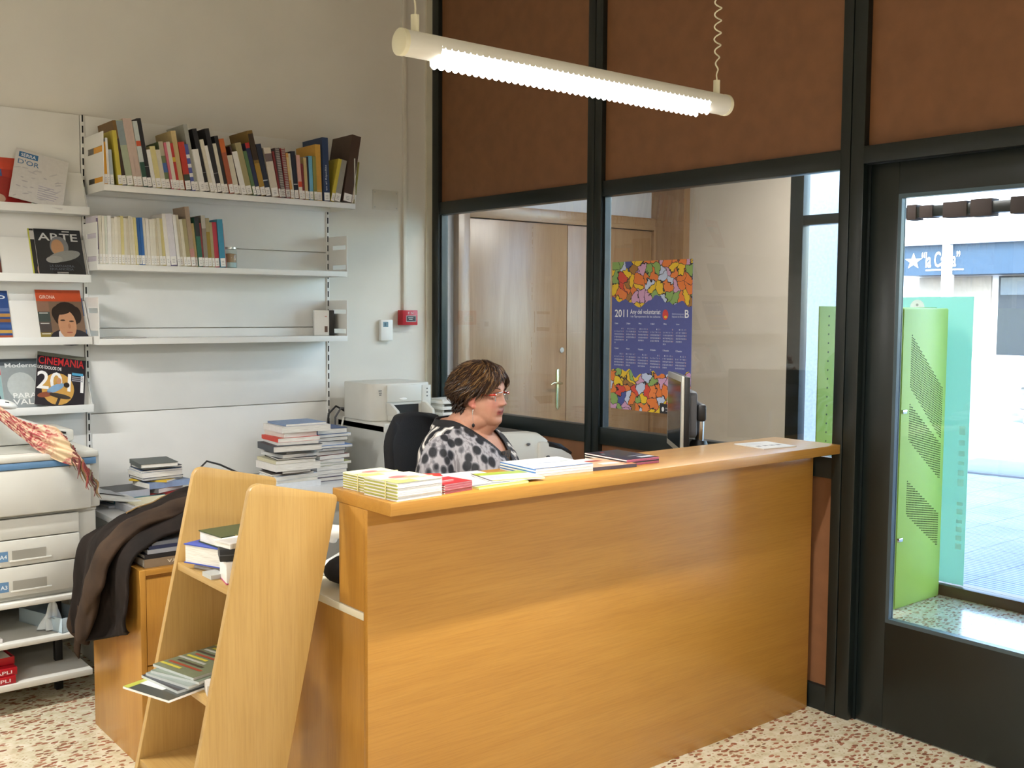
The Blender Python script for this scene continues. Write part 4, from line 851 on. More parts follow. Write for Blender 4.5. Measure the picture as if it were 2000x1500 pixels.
# tall stack (bottom to top): name, colour, thickness, length, width, spine turn, dx, dy, board
SL = [('white', 'dfe3e6', .03, .24, .17, 0, 0, 0, .0008), ('cream green-edged', 'd5d8b8', .014, .22, .16, 180, -.005, 0, .0008), ('white and blue', 'cfd9e4', .02, .23, .165, 184, -.012, 0, .0008), ('grey brown', '6d675f', .009, .22, .16, 176, -.02, .01, .0008), ('dark maroon', '3a2c30', .016, .21, .16, -88, -.02, .01, .0018),
      ('thick white red-dotted', 'e2ded8', .034, .22, .24, -90, -.015, 0, .001), ('cream', 'cfc9a8', .016, .22, .21, -92, -.02, .01, .0008), ('navy', '262b3c', .01, .2, .2, 172, .0, 0, .0018), ('pale grey', 'd6d6d2', .016, .21, .2, -86, .0, .01, .0008), ('grey', 'b9b6ae', .014, .2, .18, -84, .01, .02, .0008),
      ('black-spined hardback', '3b4148', .032, .23, .25, -97, -.01, -.01, .0025), ('white paperback', 'e2e2de', .012, .21, .21, -97, -.0, 0, .0008), ('red-spined white', 'd6412f', .02, .2, .22, -93, .005, .01, .0008), ('cream paperback', 'ddd8cf', .022, .2, .18, -88, .01, .02, .0008), ('thick white', 'e4e0dc', .03, .22, .26, -92, .045, .02, .001), ('thin blue-grey', '7d92b4', .01, .2, .22, -90, .05, .03, .0008)]
stack(-1.16, -.46, .7205, SL, 'tall left pile', 'books in the tall left pile')
SR = [('purple hardback', '4a4058', .022, .19, .18, -90, -.01, 0, .0025), ('pale lilac', 'c9c6d2', .012, .18, .18, -90, 0, 0, .0008), ('grey', '9a9a9e', .02, .18, .17, -90, .005, 0, .0008), ('white', 'd9dbe0', .024, .18, .18, -88, .005, 0, .0008), ('yellow-green', 'b9c078', .013, .2, .19, -85, .02, .01, .0008), ('blue and white', 'a8bdd4', .018, .19, .16, -92, -.005, 0, .0008),
      ('red and green', '8f4a42', .02, .2, .18, 95, .012, .005, .0008), ('dark olive', '3d403a', .02, .19, .16, 92, .0, .01, .0008), ('navy', '2c3444', .016, .19, .17, 90, .0, 0, .0018), ('wide blue', '6d93cf', .012, .21, .2, 86, .02, 0, .0008), ('white paperback', 'dfe2e8', .02, .18, .16, -90, .0, 0, .0008), ('black-spined', '24262c', .022, .19, .18, -94, .01, 0, .002), ('sky blue', 'bccbe0', .013, .2, .19, -88, .015, 0, .0008), ('navy hardback', '3a4f7c', .03, .19, .17, -92, .01, 0, .0025)]
stack(-.93, -.36, .7205, SR, 'right pile by the grey cabinet', 'books in the right pile')
S0 = [('dark red', '8f2f2c', .03, .2, .17, 5, .02, -.01, .002), ('grey', '6a6866', .02, .19, .17, -60, -.01, 0, .0008), ('red white and blue', '8a9fc0', .026, .21, .16, 8, .02, -.02, .0008), ('yellow-topped', 'd8b53a', .008, .19, .15, -50, 0, 0, .0008), ('navy', '2c3550', .014, .19, .16, 184, 0, 0, .002), ('white and grey', 'd2d4da', .024, .19, .17, 183, -.005, 0, .0008), ('blue-grey', '5f7290', .008, .19, .17, 178, .0, 0, .0008), ('black', '22252e', .012, .18, .16, 182, .005, .01, .002), ('dark green-backed', '4d5350', .02, .21, .17, -96, -.01, 0, .002)]
stack(-1.79, -.34, .7205, S0, 'short pile', 'books in the short pile')
lay_book('large dark picture book lying beside the short pile', -1.985, -.36, .7445, .24, .19, .03, '3f4246', 4, None, spine='b9bcc4')
lay_book('teal thin book under the large dark picture book', -1.93, -.38, .7305, .25, .19, .013, '3f7f86', 10, None)
lay_book('white brochure under the teal thin book', -1.95, -.42, .7205, .26, .2, .009, 'dfe2ea', 5, None)
lay_book('red booklet leaning in front of the short pile', -1.8, -.5, .7205, .2, .14, .018, 'a23434', -55, None)
ps = thing('paper_pile', 'white paper pile with a cream sheet on top at the table front', 'paper', (-1.93, -.63, .7205), R(3))
MB().box((-.11, -.1, 0), (.13, .1, .03), 'e6e7ee').build('white_sheets', PRINT, ps, bevel=.001)
MB().box((-.09, -.07, .0305), (.11, .09, .036), 'e6dfc0').build('cream_sheet', PRINT, ps)
# binders under the coat on the pedestal cabinet
bx = -2.135
zz = .7005
for i, (lab, col, T, L, W) in enumerate((('brown volume with pale spine lettering under the coat, lowest of its pile', '8a7862', .03, .3, .22), ('black folder second from the bottom of the pile under the coat', '1e1e22', .016, .31, .22), ('grey plastic folder in the middle of the pile under the coat', '9a9ea6', .014, .3, .22), ('dark blue folder near the top of the pile under the coat', '2c3452', .012, .3, .21), ('silver-edged folder on top of the pile under the coat', '6f747c', .012, .29, .21))):
    b_ = lay_book(lab, bx-.01+.006*i, -1.485, zz, L, W, T, col, 0, 'folders under the coat', hard=.002, name='folder' if i else 'book', cat='folder' if i else 'book')
    if i == 0: MB().text('CATALUNYA', .0, .0, .011, 'e2d8c4', .14, y=-.0007).build('title', PRINT, b_, rot=(0, R(-90), 0), loc=(.021, 0, .08))
    zz += T+.0005
# ------------------------------------------------------------------ books on the leaning display shelf
Z1 = .8505
lay_book('thin grey booklet at the bottom of the display shelf pile', -2.285, -2.335, Z1, .2, .15, .007, 'b8b2ac', -72, 'books on the display shelf')
lay_book('thin white booklet second lowest on the display shelf', -2.282, -2.335, Z1+.0076, .2, .15, .008, 'cfc6b8', -70, 'books on the display shelf')
lay_book('thick blue and white book on the display shelf', -2.29, -2.33, Z1+.0162, .235, .17, .056, '3f55b0', 112, 'books on the display shelf', hard=.003)
lay_book('old green leather book with a red label on the blue book', -2.27, -2.315, Z1+.0728, .19, .13, .034, '3f4a2c', 6, 'books on the display shelf', hard=.003, bands=((.0, .04, 'b9a45a'), (.3, .34, 'b9a45a'), (.36, .72, '6a2422'), (.74, .78, 'b9a45a')))
bk = thing('black_case', 'small black case on the display shelf beside the near panel', 'case', (-2.335, -2.468, Z1+.062), R(-20))
MB().box((-.06, -.045, 0), (.06, .045, .036)).build('case_body', BLACK, bk, bevel=.003)
MB().box((-.0605, -.0455, .017), (.0605, .0455, .019)).build('seam', DGREY, bk)
wb = thing('white_box', 'white card box standing under the black case on the display shelf', 'box', (-2.335, -2.468, Z1), R(-12))
MB().box((-.05, -.045, 0), (.05, .045, .061), 'ece8e4').build('box_body', PRINT, wb, bevel=.001)
MB().box((-.0506, -.0455, .0), (.0506, .0455, .004), 'c0507c').build('pink_edge', PRINT, wb)
lay_book('small white paperback on top of the black case', -2.34, -2.465, Z1+.099, .11, .08, .014, 'e4e2de', 10, 'books on the display shelf')
tag(MB().box((-.02, -.03, 0), (.02, .03, .012)).build('grey_eraser', GREYP, loc=(-2.385, -2.395, Z1)), 'small grey block on the front of the display shelf', 'block')
Z2 = .5585
def c_garden(p, w, h):
    p.rect(0, 0, w, h, '3c3f3a'); p.rect(0, h*.84, w*.4, h, 'd8d83a', -.0006); p.rect(w*.1, h*.15, w*.6, h*.45, 'dcdcd8', -.0007); p.rect(0, 0, w*.12, h*.6, 'b4b848', -.0006); p.oval(w*.5, h*.65, w*.35, h*.12, '6d7a44', -.0008); p.rect(w*.6, h*.2, w*.9, h*.35, 'c87a4a', -.0008)
def flat_mag(label, x, y, z, w, h, rz, draw, t=.004, group=None, name='magazine', cat='magazine', paper='e9e7e2', sag=0):
    m = thing(name, label, cat, (x, y, z), group=group)
    m.rotation_euler = (Matrix.Rotation(R(rz), 3, 'Z') @ Matrix.Rotation(R(-90), 3, 'X')).to_euler()
    # local: x across, z up the page, -y up out of the page ; body hangs from y=0 (top) to y=t
    o = MB().box((-w/2, -t, -h/2), (w/2, 0, h/2), paper).build('pages', PRINT, m)
    p = MB(); draw(p, w, h); q = p.build('cover', GLOSSY, m); q.location = (-w/2, -t, -h/2)
    return m
def c_plain(c1, c2, c3):
    def f(p, w, h):
        p.rect(0, 0, w, h, c1); p.rect(0, h*.8, w, h*.93, c2, -.0006)
        for q in range(9): p.rect(w*.06*(q % 3), h*(.08+.078*q), w*(.5+.05*((q*7) % 9)), h*(.12+.078*q), [c2, c3, '3a3c3a', 'b4b8ae'][q % 4], -.0007-.0001*q)
    return f
flat_mag('glossy magazine with a yellow corner sticking out of the display shelf', -2.455, -2.36, Z2, .19, .27, -72, c_garden, .006, 'magazines on the display shelf')
for i, (lab, cc, rz, dx) in enumerate((('dark magazine lying on the yellow-cornered one', ('3a3d44', '7a3a34', '55604a'), -80, .045), ('silver-edged magazine in the middle of the display shelf pile', ('8a948e', '6a7468', 'a8705a'), -74, .06), ('grey-green magazine near the top of the display shelf pile', ('7d8a7a', '4a5248', '98684a'), -68, .075), ('striped magazine on top of the display shelf pile', ('6f7a62', 'c8c04a', '9c4436'), -76, .085))):
    flat_mag(lab, -2.45+dx, -2.345+.006*i, Z2+.0065+.0075*i, .185, .26, rz, c_plain(*cc), .007, 'magazines on the display shelf', paper='c9cdca')
tag(MB().box((-.05, -.03, 0), (.05, .03, .028), 'e2ded6').build('card_box', PRINT, loc=(-2.4, -2.495, Z2), rot=(0, 0, R(-15))), 'small white card box at the front of the middle display shelf', 'box')
# ------------------------------------------------------------------ leaflets on the counter
ZC = 1.0825
def bundle(label, x, y, rz, w, h, n, t, cover_col, edge_cols, draw, bandcol='e3dca0', group='leaflets on the counter', fold_side=True):
    """a rubber-banded bundle of folded booklets, each booklet its own part"""
    b = thing('booklet_bundle', label, 'booklets', (x, y, ZC), R(rz), group)
    for i in range(n):
        j = random.uniform(-.002, .002); z0 = i*t
        c = MB(); c.box((-w/2+j, -h/2+j, z0+.0003), (w/2+j, h/2+j, z0+t-.0004), edge_cols[i % len(edge_cols)])
        c.box((-w/2+j-.0012, -h/2+j-.0008, z0+t*.1), (-w/2+j+.002, h/2+j+.0008, z0+t*.85), cover_col if i % 2 else 'efeee2')
        c.build('booklet', PRINT, b)
    p = MB(); draw(p, w, h); q = p.build('top_cover', GLOSSY, b); q.rotation_euler = (R(-90), 0, 0); q.location = (-w/2, -h/2, n*t)
    if bandcol:
        for yy in ([-h*.18] if h < .22 else [-h*.25]):
            MB().box((-w/2-.004, yy-.002, -.0), (w/2+.004, yy+.002, .0012), bandcol).box((-w/2-.004, yy-.002, 0), (-w/2-.0025, yy+.002, n*t+.002), bandcol).box((-w/2-.004, yy-.002, n*t+.001), (w/2+.004, yy+.002, n*t+.002), bandcol).box((w/2+.0025, yy-.002, 0), (w/2+.004, yy+.002, n*t+.002), bandcol).build('rubber_band', PRINT, b)
    return b
def c_food(p, w, h):
    p.rect(0, 0, w, h, 'e9e6c4'); p.rect(0, 0, w*.5, h*.5, 'c9cc6a', -.0005); p.oval(w*.45, h*.6, w*.2, h*.12, 'c8696a', -.0006); p.oval(w*.65, h*.45, w*.16, h*.1, 'd8a07a', -.0007); p.oval(w*.35, h*.35, w*.14, h*.1, 'd9d2c2', -.0008); p.rect(w*.1, h*.8, w*.8, h*.92, 'f0eee6', -.0006)
bundle('rear bundle of yellow-green booklets at the counter end', -1.975, -2.575, 3, .13, .115, 13, .0036, 'b9b84e', ['e6e2b4', 'cfcf86', 'e9e8d8'], c_food)
bundle('front bundle of yellow-green booklets at the counter end', -1.968, -2.72, 4, .155, .15, 11, .0045, 'b5b650', ['e6e4e0', 'd6d4d4', 'e9e8e4'], c_food)
def c_redleaf(p, w, h):
    p.rect(0, 0, w, h, 'c8353a'); p.rect(w*.15, h*.45, w*.75, h*.52, 'e8c8c4', -.0006); p.rect(w*.15, h*.3, w*.6, h*.35, 'e0a8a4', -.0006)
bundle('low stack of red leaflets on the counter', -1.825, -2.725, 8, .11, .1, 8, .0034, 'a83a44', ['b8606a', 'c07a80'], c_redleaf, bandcol=None)
def c_redwhite(p, w, h): p.rect(0, 0, w, h, 'e6cfd0'); p.rect(0, h*.6, w, h, 'd43a2e', -.0006); p.rect(w*.2, h*.1, w*.8, h*.4, 'efe4e4', -.0006)
flat_mag('red and white leaflet behind the red stack on the counter', -1.79, -2.57, ZC, .11, .15, -25, c_redwhite, .012, 'leaflets on the counter', 'leaflet', 'leaflet', 'c98a90')
def c_greenw(p, w, h):
    p.rect(0, 0, w, h, 'e9ebe6'); p.rect(0, 0, w, h*.1, 'b4d83a', -.0006); p.rect(0, h*.14, w, h*.28, '8f9292', -.0006)
    for i in range(5): p.rect(w*.1, h*(.4+.09*i), w*(.6+.05*i), h*(.43+.09*i), 'a3a6a8', -.0006)
flat_mag('white leaflet with lime green edge on the counter', -1.655, -2.7, ZC, .19, .15, 2, c_greenw, .006, 'leaflets on the counter', 'leaflet', 'leaflet', 'd8e8a0')
def c_white(p, w, h): p.rect(0, 0, w, h, 'eceae6'); p.rect(w*.1, h*.7, w*.6, h*.75, 'c8a8b0', -.0006); p.rect(w*.1, h*.55, w*.5, h*.58, 'd0c0c4', -.0006)
flat_mag('plain white leaflet half under the green ones on the counter', -1.65, -2.565, ZC, .18, .11, -4, c_white, .005, 'leaflets on the counter', 'leaflet', 'leaflet')
def c_sky(p, w, h): p.rect(0, 0, w, h, 'd3d8d4'); p.rect(0, h*.7, w, h, '9fb63c', -.0006); p.oval(w*.4, h*.4, w*.4, h*.2, 'b4bcd0', -.0006); p.rect(0, 0, w*.03, h, '3a3a40', -.0008); p.rect(0, 0, w, h*.08, 'c9c86a', -.0007)
flat_mag('grey leaflet with an olive band overlapping the white booklets', -1.565, -2.68, ZC+.0075, .18, .15, -12, c_sky, .003, 'leaflets on the counter', 'leaflet', 'leaflet')
def c_wave(p, w, h):
    p.rect(0, 0, w, h, 'f0efef'); p.poly([(w*.25, h*.5), (w*.4, h*.53), (w*.55, h*.5), (w*.75, h*.42), (w*.6, h*.44), (w*.42, h*.48)], '8a9cc0', -.0006); p.oval(w*.2, h*.52, w*.06, h*.02, '5f6a7c', -.0007); p.oval(w*.8, h*.5, w*.08, h*.02, '8aa79a', -.0007); p.rect(0, 0, w, h*.04, '4f86c8', -.0007)
    for i in range(3): p.rect(w*.45, h*(.72+.05*i), w*.75, h*(.74+.05*i), 'd6d2da', -.0007)
wbk = bundle('stack of white booklets with a blue wave cover on the counter', -1.355, -2.62, -4, .23, .19, 6, .0042, '4f86c8', ['f0efec', 'e6e6e8'], c_wave, bandcol=None)
def c_orange(p, w, h): p.rect(0, 0, w, h, 'e2b48c'); p.rect(0, h*.62, w*.6, h, 'efe9e4', -.0006); p.oval(w*.5, h*.68, w*.22, h*.07, 'b84a44', -.0007); p.rect(w*.4, h*.2, w*.8, h*.4, 'efe4da', -.0007); p.rect(w*.8, 0, w, h*.6, 'd98e5c', -.0006)
flat_mag('orange and white brochure between the white and the black booklets', -1.15, -2.645, ZC, .19, .17, -6, c_orange, .011, 'leaflets on the counter', 'leaflet', 'brochure', '4a4450')
def c_black(p, w, h):
    p.rect(0, 0, w, h, '2b2a30'); p.rect(w*.55, h*.08, w*.97, h*.2, 'c9ccd2', -.0006); p.rect(w*.45, h*.28, w*.85, h*.33, '8a8a90', -.0006); p.oval(w*.18, h*.7, w*.05, h*.04, 'b9b9bc', -.0006); p.oval(w*.32, h*.85, w*.06, h*.04, 'b84a50', -.0006); p.rect(w*.35, h*.6, w*.42, h*.64, 'a85058', -.0006)
bundle('stack of black booklets with pink edges on the counter', -1.005, -2.61, -3, .15, .21, 5, .0042, '2b2a30', ['a85a78', 'b86a80', '3a3238'], c_black, bandcol=None)
def c_sheet(p, w, h):
    p.rect(0, 0, w, h, 'ececea')
    for i in range(4): p.rect(w*.1, h*(.62+.07*i), w*.55, h*(.64+.07*i), 'b4b4b8', -.0006)
    for i in range(4): p.rect(w*(.12+.2*i), h*.3, w*(.24+.2*i), h*.42, '5a5a62', -.0006)
flat_mag('white leaflet alone at the right end of the counter', -.27, -2.65, ZC, .17, .16, -8, c_sheet, .003, None, 'leaflet', 'leaflet')
# ------------------------------------------------------------------ things on the desk seen through the gap
tp = thing('desk_telephone', 'white desk telephone behind the counter end panel', 'telephone', (-1.84, -2.26, .7525), R(20))
MB().prism(rounded([(-.1, 0), (.1, 0), (.1, .07), (-.1, .03)], .01), -.08, .09, 'xz').build('base', WHITE, tp, bevel=.005)
MB().tube([(-.02, -.1, .1), (-.02, -.085, .125), (-.02, 0, .135), (-.02, .085, .125), (-.02, .1, .1)], [.022, .024, .016, .024, .022], 14).build('handset', WHITE, tp, smooth=60)
MB().box((.02, -.06, .062), (.09, .06, .075)).build('keypad', BLACK, tp, bevel=.002)
bg = thing('black_pouch', 'black pouch in front of the desk telephone', 'pouch', (-1.93, -2.36, .7525), R(15))
MB().ball((0, 0, .045), (.09, .07, .045), 20, 10).build('body', mat('pouch_cloth', '17171d', .8), bg, smooth=80)
MB().tube([(-.06, -.06, .03), (-.02, -.085, .035), (.02, -.085, .02), (.05, -.07, .01)], .005, 8).build('zip', CHROME, bg, smooth=60)
tag(MB().tube([(-2.0, -2.44, .757), (-1.95, -2.47, .765), (-1.9, -2.45, .757), (-1.86, -2.48, .757), (-1.9, -2.5, .762), (-1.97, -2.48, .76)], .0045, 8).build('loose_cable', BLACK, smooth=60), 'black loose cable on the white desk end', 'cable')
# ------------------------------------------------------------------ office chair
ch = thing('office_chair', 'black mesh-backed office chair behind the seated woman', 'chair', (-1.11, -1.87, 0), R(290-360))
MESH = mat('chair_mesh', '0c0c10', .9, bump=.4, bscale=260)
def backrest(u, v):
    a = (u-.5)*2; z = .58+.6*v-.035*abs(a)**2.5*v
    w = .225*(1-.32*max(0, (v-.8)/.2)**3)*(.9+.1*math.sin(v*3))
    return (-.265-.05*v+.05*(a*a)+.03*math.sin(v*2.6), a*w, z)
o = MB().grid(backrest, 28, 30).build('backrest', MESH, ch, smooth=80); md = o.modifiers.new('thickness', 'SOLIDIFY'); md.thickness = .035; md.offset = 0
MB().box((-.22, -.24, .42), (.24, .24, .48)).build('seat', MESH, ch, bevel=.03, seg=4)
MB().tube([(-.31, 0, .75), (-.3, 0, .5), (-.2, 0, .4), (0, 0, .39)], .02, 10).build('back_bracket', BLACK, ch, smooth=60)
MB().tube([(0, 0, .08), (0, 0, .42)], .028, 14).build('gas_column', CHROME, ch, smooth=50)
for k in range(5):
    a = 2*math.pi*k/5; MB().tube([(0, 0, .1), (.3*math.cos(a), .3*math.sin(a), .065)], [.028, .018], 10).build('base_arm', BLACK, ch, smooth=50)
    MB().cyl((.3*math.cos(a)-.012, .3*math.sin(a), .028), (.3*math.cos(a)+.012, .3*math.sin(a), .028), .028, 14).build('castor', BLACK, ch, smooth=40)
# ------------------------------------------------------------------ seated woman; body frame: x forward, y to her left, z up
PX, PY, PA = -1.19, -1.985, R(296)
pr = thing('person', 'woman with short brown hair, glasses and a black and white blouse behind the counter', 'person', (PX, PY, 0), PA)
HEAD_C = Vector((.05, .0, 1.275)); HEAD_R = R(0); HS = .92
HM = Matrix.Translation(HEAD_C) @ Matrix.Rotation(HEAD_R, 4, 'Z') @ Matrix.Rotation(R(3), 4, 'Y') @ Matrix.Scale(HS, 4)
PROF = [(-.124, .050, .00, .016), (-.118, .072, -.02, .032), (-.110, .083, -.032, .042), (-.098, .088, -.045, .051), (-.085, .086, -.056, .0585), (-.07, .085, -.064, .064), (-.055, .087, -.071, .068), (-.035, .088, -.08, .0715), (-.015, .087, -.089, .0735), (.005, .086, -.096, .0745), (.03, .090, -.1, .0755), (.055, .088, -.1, .0745), (.08, .076, -.092, .068), (.1, .054, -.073, .053), (.112, .028, -.045, .032), (.117, .008, -.025, .014)]
def lerp_prof(z):
    P = PROF
    if z <= P[0][0]: return P[0][1:]
    for a, b in zip(P, P[1:]):
        if z <= b[0]:
            t = (z-a[0])/(b[0]-a[0]); return tuple(a[i]+(b[i]-a[i])*t for i in (1, 2, 3))
    return P[-1][1:]
def smooth_prof(z):
    s = [lerp_prof(z+d) for d in (-.008, -.004, 0, .004, .008)]; return tuple(sum(q[i] for q in s)/5 for i in range(3))
G = lambda d, s: math.exp(-.5*(d/s)**2)
def head_pt(t, z):
    xf, xb, w = smooth_prof(z); c = (xf+xb)/2; a = (xf-xb)/2
    ct_, st_ = math.cos(t), math.sin(t)
    e = .88
    x = c+a*math.copysign(abs(ct_)**e, ct_); y = w*math.copysign(abs(st_)**e, st_)
    if x > 0:
        f = 1.0
        # nose
        if -.05 < z < .035:
            if z > -.024: k = .004+.019*((.03-z)/.054)**1.1 if z < .03 else .002
            else: k = .023*max(0, 1-((-.024-z)/.013))**.7
            sy = .0085+.0055*max(0, min(1, (.02-z)/.045))
            x += k*G(y, sy)
            x += .008*(G(abs(y)-.013, .005))*G(z+.027, .007)
        x -= .011*(G(abs(y)-.033, .014))*G(z-.012, .012)
        x += .004*G(abs(y)-.032, .018)*G(z-.033, .008)
        x += .006*G(y, .019)*G(z+.053, .005)+.0065*G(y, .016)*G(z+.066, .006)-.004*G(y, .022)*G(z+.0595, .0025)
        x -= .004*G(y, .02)*G(z+.078, .006); x += .004*G(y, .018)*G(z+.1, .012)
        x -= .002*G(y, .006)*G(z+.043, .006)
        cheek = .007*G(abs(y)-.048, .018)*G(z+.03, .022); x += cheek; y += math.copysign(cheek*.7, y)
        jowl = .006*G(abs(y)-.05, .02)*G(z+.08, .02); x += jowl*.4; y += math.copysign(jowl, y)
    return (x, y, z)
hb = MB()
def hgrid(u, v):
    t = u*2*math.pi; t = t-.35*math.sin(t)*1.0  # more points at the front
    z = -.124+.241*v; return HM @ Vector(head_pt(t, z))
NU, NV = 120, 90
hb.grid(hgrid, NU, NV, closed_u=True)
hb.f.append(tuple(range(NU-1, -1, -1))); hb.c.append(None); hb.m.append(0)
hb.f.append(tuple((NV-1)*NU+k for k in range(NU))); hb.c.append(None); hb.m.append(0)
# ears
for s in (-1, 1):
    hb.ball((0, 0, 0), (.016, .008, .03), 16, 12, M=HM @ Matrix.Translation((-.008, s*.075, -.012)) @ Matrix.Rotation(R(12), 4, 'Y') @ Matrix.Rotation(s*R(-14), 4, 'Z'))
    hb.ball((0, 0, 0), (.008, .006, .009), 12, 8, M=HM @ Matrix.Translation((-.002, s*.075, -.039)))
# neck, trunk, limbs
def limb(pts, rs, seg=20):
    P = [Vector(p) for p in pts]; n = 28
    q = [cr(P, i/n) for i in range(n+1)]; rr = [cr([(r, 0, 0) for r in rs], i/n).x for i in range(n+1)]
    hb.tube(q, rr, seg); hb.ball(tuple(q[0]), rr[0], 16, 10); hb.ball(tuple(q[-1]), rr[-1], 16, 10)
limb([(-.06, 0, 1.1), (-.03, 0, 1.14), (-.0, 0, 1.18), (.02, .0, 1.22)], [.095, .078, .068, .062])
limb([(.01, .0, 1.13), (.045, .002, 1.165), (.075, .004, 1.185)], [.06, .056, .045])
for s in (-1, 1): limb([(.02, s*.03, 1.17), (.06, s*.03, 1.19)], [.045, .036])     # soft underchin
def trunk(rows, seg=40):
    """rows of (z, cx, half depth, half width)"""
    vs = []
    R_ = [cr([Vector(r[:3]) for r in rows], i/30) for i in range(31)]; W_ = [cr([(r[3], 0, 0) for r in rows], i/30).x for i in range(31)]
    for (p, w) in zip(R_, W_):
        for k in range(seg):
            a = 2*math.pi*k/seg; vs.append((p.y+p.z*math.cos(a), w*math.sin(a), p.x))
    return vs
def add_trunk(mb, rows, seg=40):
    vs = trunk(rows, seg); n = len(vs)//seg
    fs = [(i*seg+k, i*seg+(k+1) % seg, (i+1)*seg+(k+1) % seg, (i+1)*seg+k) for i in range(n-1) for k in range(seg)] + [tuple(range(seg-1, -1, -1)), tuple((n-1)*seg+k for k in range(seg))]
    mb.add(vs, fs)
TR = [(.46, -.02, .13, .19), (.55, -.01, .14, .2), (.68, .0, .125, .175), (.84, .02, .145, .18), (.98, .03, .15, .185), (1.09, -.005, .122, .182), (1.15, -.035, .088, .15), (1.185, -.05, .06, .095)]
add_trunk(hb, TR)
SH = 0.195
for s in (-1, 1):
    # arm: shoulder -> elbow -> wrist resting on the desk edge
    limb([(-.04, s*(SH-.03), 1.1), (-.025, s*(SH+.015), 1.03), (.0, s*(SH+.03), .87), (.03, s*(SH+.02), .75)], [.054, .056, .048, .04])
    limb([(.03, s*(SH+.02), .74), (.1, s*(SH-.01), .765), (.2, s*(SH-.07), .79)], [.04, .037, .026])
    # thigh, shin, foot
    limb([(-.02, s*.09, .53), (.12, s*.1, .535), (.28, s*.105, .52)], [.085, .078, .058])
    limb([(.28, s*.105, .52), (.24, s*.105, .3), (.2, s*.105, .09)], [.058, .052, .036])
    limb([(.17, s*.105, .05), (.26, s*.11, .04), (.34, s*.115, .03)], [.036, .034, .024])
    # hand: palm and five fingers
    W = Vector((.2, s*(SH-.07), .79)); fw_ = Vector((.9, -s*.35, .02)).normalized(); sd = Vector((s*.35, .9, 0)).normalized()*s
    hb.ball((0, 0, 0), (.045, .036, .014), 14, 8, M=Matrix.Translation(W+fw_*.045) @ Matrix.Rotation(math.atan2(fw_.y, fw_.x), 4, 'Z'))
    for q, (o_, l_) in enumerate(((-.027, .052), (-.009, .066), (.01, .07), (.028, .062))):
        b0 = W+fw_*.075+sd*o_; hb.tube([b0-fw_*.02, b0+fw_*l_*.4+Vector((0, 0, .004)), b0+fw_*l_*.75+Vector((0, 0, -.006)), b0+fw_*l_+Vector((0, 0, -.018))], [.0095, .009, .0085, .006], 10)
    b0 = W+fw_*.02-sd*.03; hb.tube([b0, b0+fw_*.03-sd*.02, b0+fw_*.055-sd*.024+Vector((0, 0, -.006))], [.011, .0105, .007], 10)
def remesh(mb, name, vox, smooth_it=2, fac=.5):
    me = bpy.data.meshes.new('tmp'); me.from_pydata(mb.v, [], mb.f); me.validate()
    bm = bmesh.new(); bm.from_mesh(me); bmesh.ops.recalc_face_normals(bm, faces=bm.faces); bm.to_mesh(me); bm.free()
    o = bpy.data.objects.new('tmp', me); COL.objects.link(o)
    m = o.modifiers.new('r', 'REMESH'); m.mode = 'VOXEL'; m.voxel_size = vox
    if smooth_it: k = o.modifiers.new('s', 'SMOOTH'); k.factor = fac; k.iterations = smooth_it
    dg = bpy.context.evaluated_depsgraph_get(); r = bpy.data.meshes.new_from_object(o.evaluated_get(dg)); r.name = name
    bpy.data.objects.remove(o); bpy.data.meshes.remove(me)
    r.materials.clear(); r.shade_smooth(); return r
def skin_mat():
    m, nt, b = _mat('skin'); b.inputs['Roughness'].default_value = .5; b.inputs['Subsurface Weight'].default_value = .12; b.inputs['Subsurface Radius'].default_value = (.01, .004, .002); b.inputs['Specular IOR Level'].default_value = .35
    a = nt.nodes.new('ShaderNodeVertexColor'); a.layer_name = 'Col'
    mp = _coords(nt); n = nt.nodes.new('ShaderNodeTexNoise'); n.inputs['Scale'].default_value = 45; n.inputs['Detail'].default_value = 4; nt.links.new(mp.outputs[0], n.inputs['Vector'])
    r = _ramp(nt, [(.3, 'f0e4e0'), (.7, 'ffffff')]); nt.links.new(n.outputs['Fac'], r.inputs[0])
    mx = nt.nodes.new('ShaderNodeMix'); mx.data_type = 'RGBA'; mx.blend_type = 'MULTIPLY'; mx.inputs[0].default_value = .6
    nt.links.new(a.outputs[0], mx.inputs[6]); nt.links.new(r.outputs[0], mx.inputs[7]); nt.links.new(mx.outputs[2], b.inputs['Base Color']); return m
SKIN = skin_mat()
bme = remesh(hb, 'body', .0036, 2, .4); bme.materials.append(SKIN)
at = bme.color_attributes.new('Col', 'FLOAT_COLOR', 'POINT'); HI = HM.inverted()
base = Vector(srgb('b98a72')[:3]); lipc = Vector(srgb('9a4f4a')[:3]); chk = Vector(srgb('b8756a')[:3]); dark = Vector(srgb('2c2d36')[:3]); shoe = Vector(srgb('1c1a1a')[:3])
for i, v in enumerate(bme.vertices):
    c = base.copy()
    if v.co.z > 1.1:
        p = HI @ v.co
        if p.x > .05:
            k = min(1, G(p.z+.0595, .0085)**1.5*(1 if abs(p.y) < .024 else G(abs(p.y)-.024, .003))*1.3); c = c.lerp(lipc, k); c = c.lerp(Vector(srgb('4a1f1c')[:3]), .9*G(p.z+.0595, .0018)*(1 if abs(p.y) < .02 else 0))
            c = c.lerp(chk, .6*G(abs(p.y)-.046, .016)*G(p.z+.028, .018)); c = c.lerp(chk, .5*G(p.y, .012)*G(p.z+.02, .01))
        if abs(p.y) > .0735 and abs(p.z+.02) < .036 and abs(p.x+.006) < .016: c = c.lerp(Vector(srgb('c9786a')[:3]), .7)
    elif v.co.z < .6 and v.co.z > .1 and v.co.x < .45: c = dark.copy()
    elif v.co.z <= .1: c = shoe.copy()
    at.data[i].color = (*c, 1)
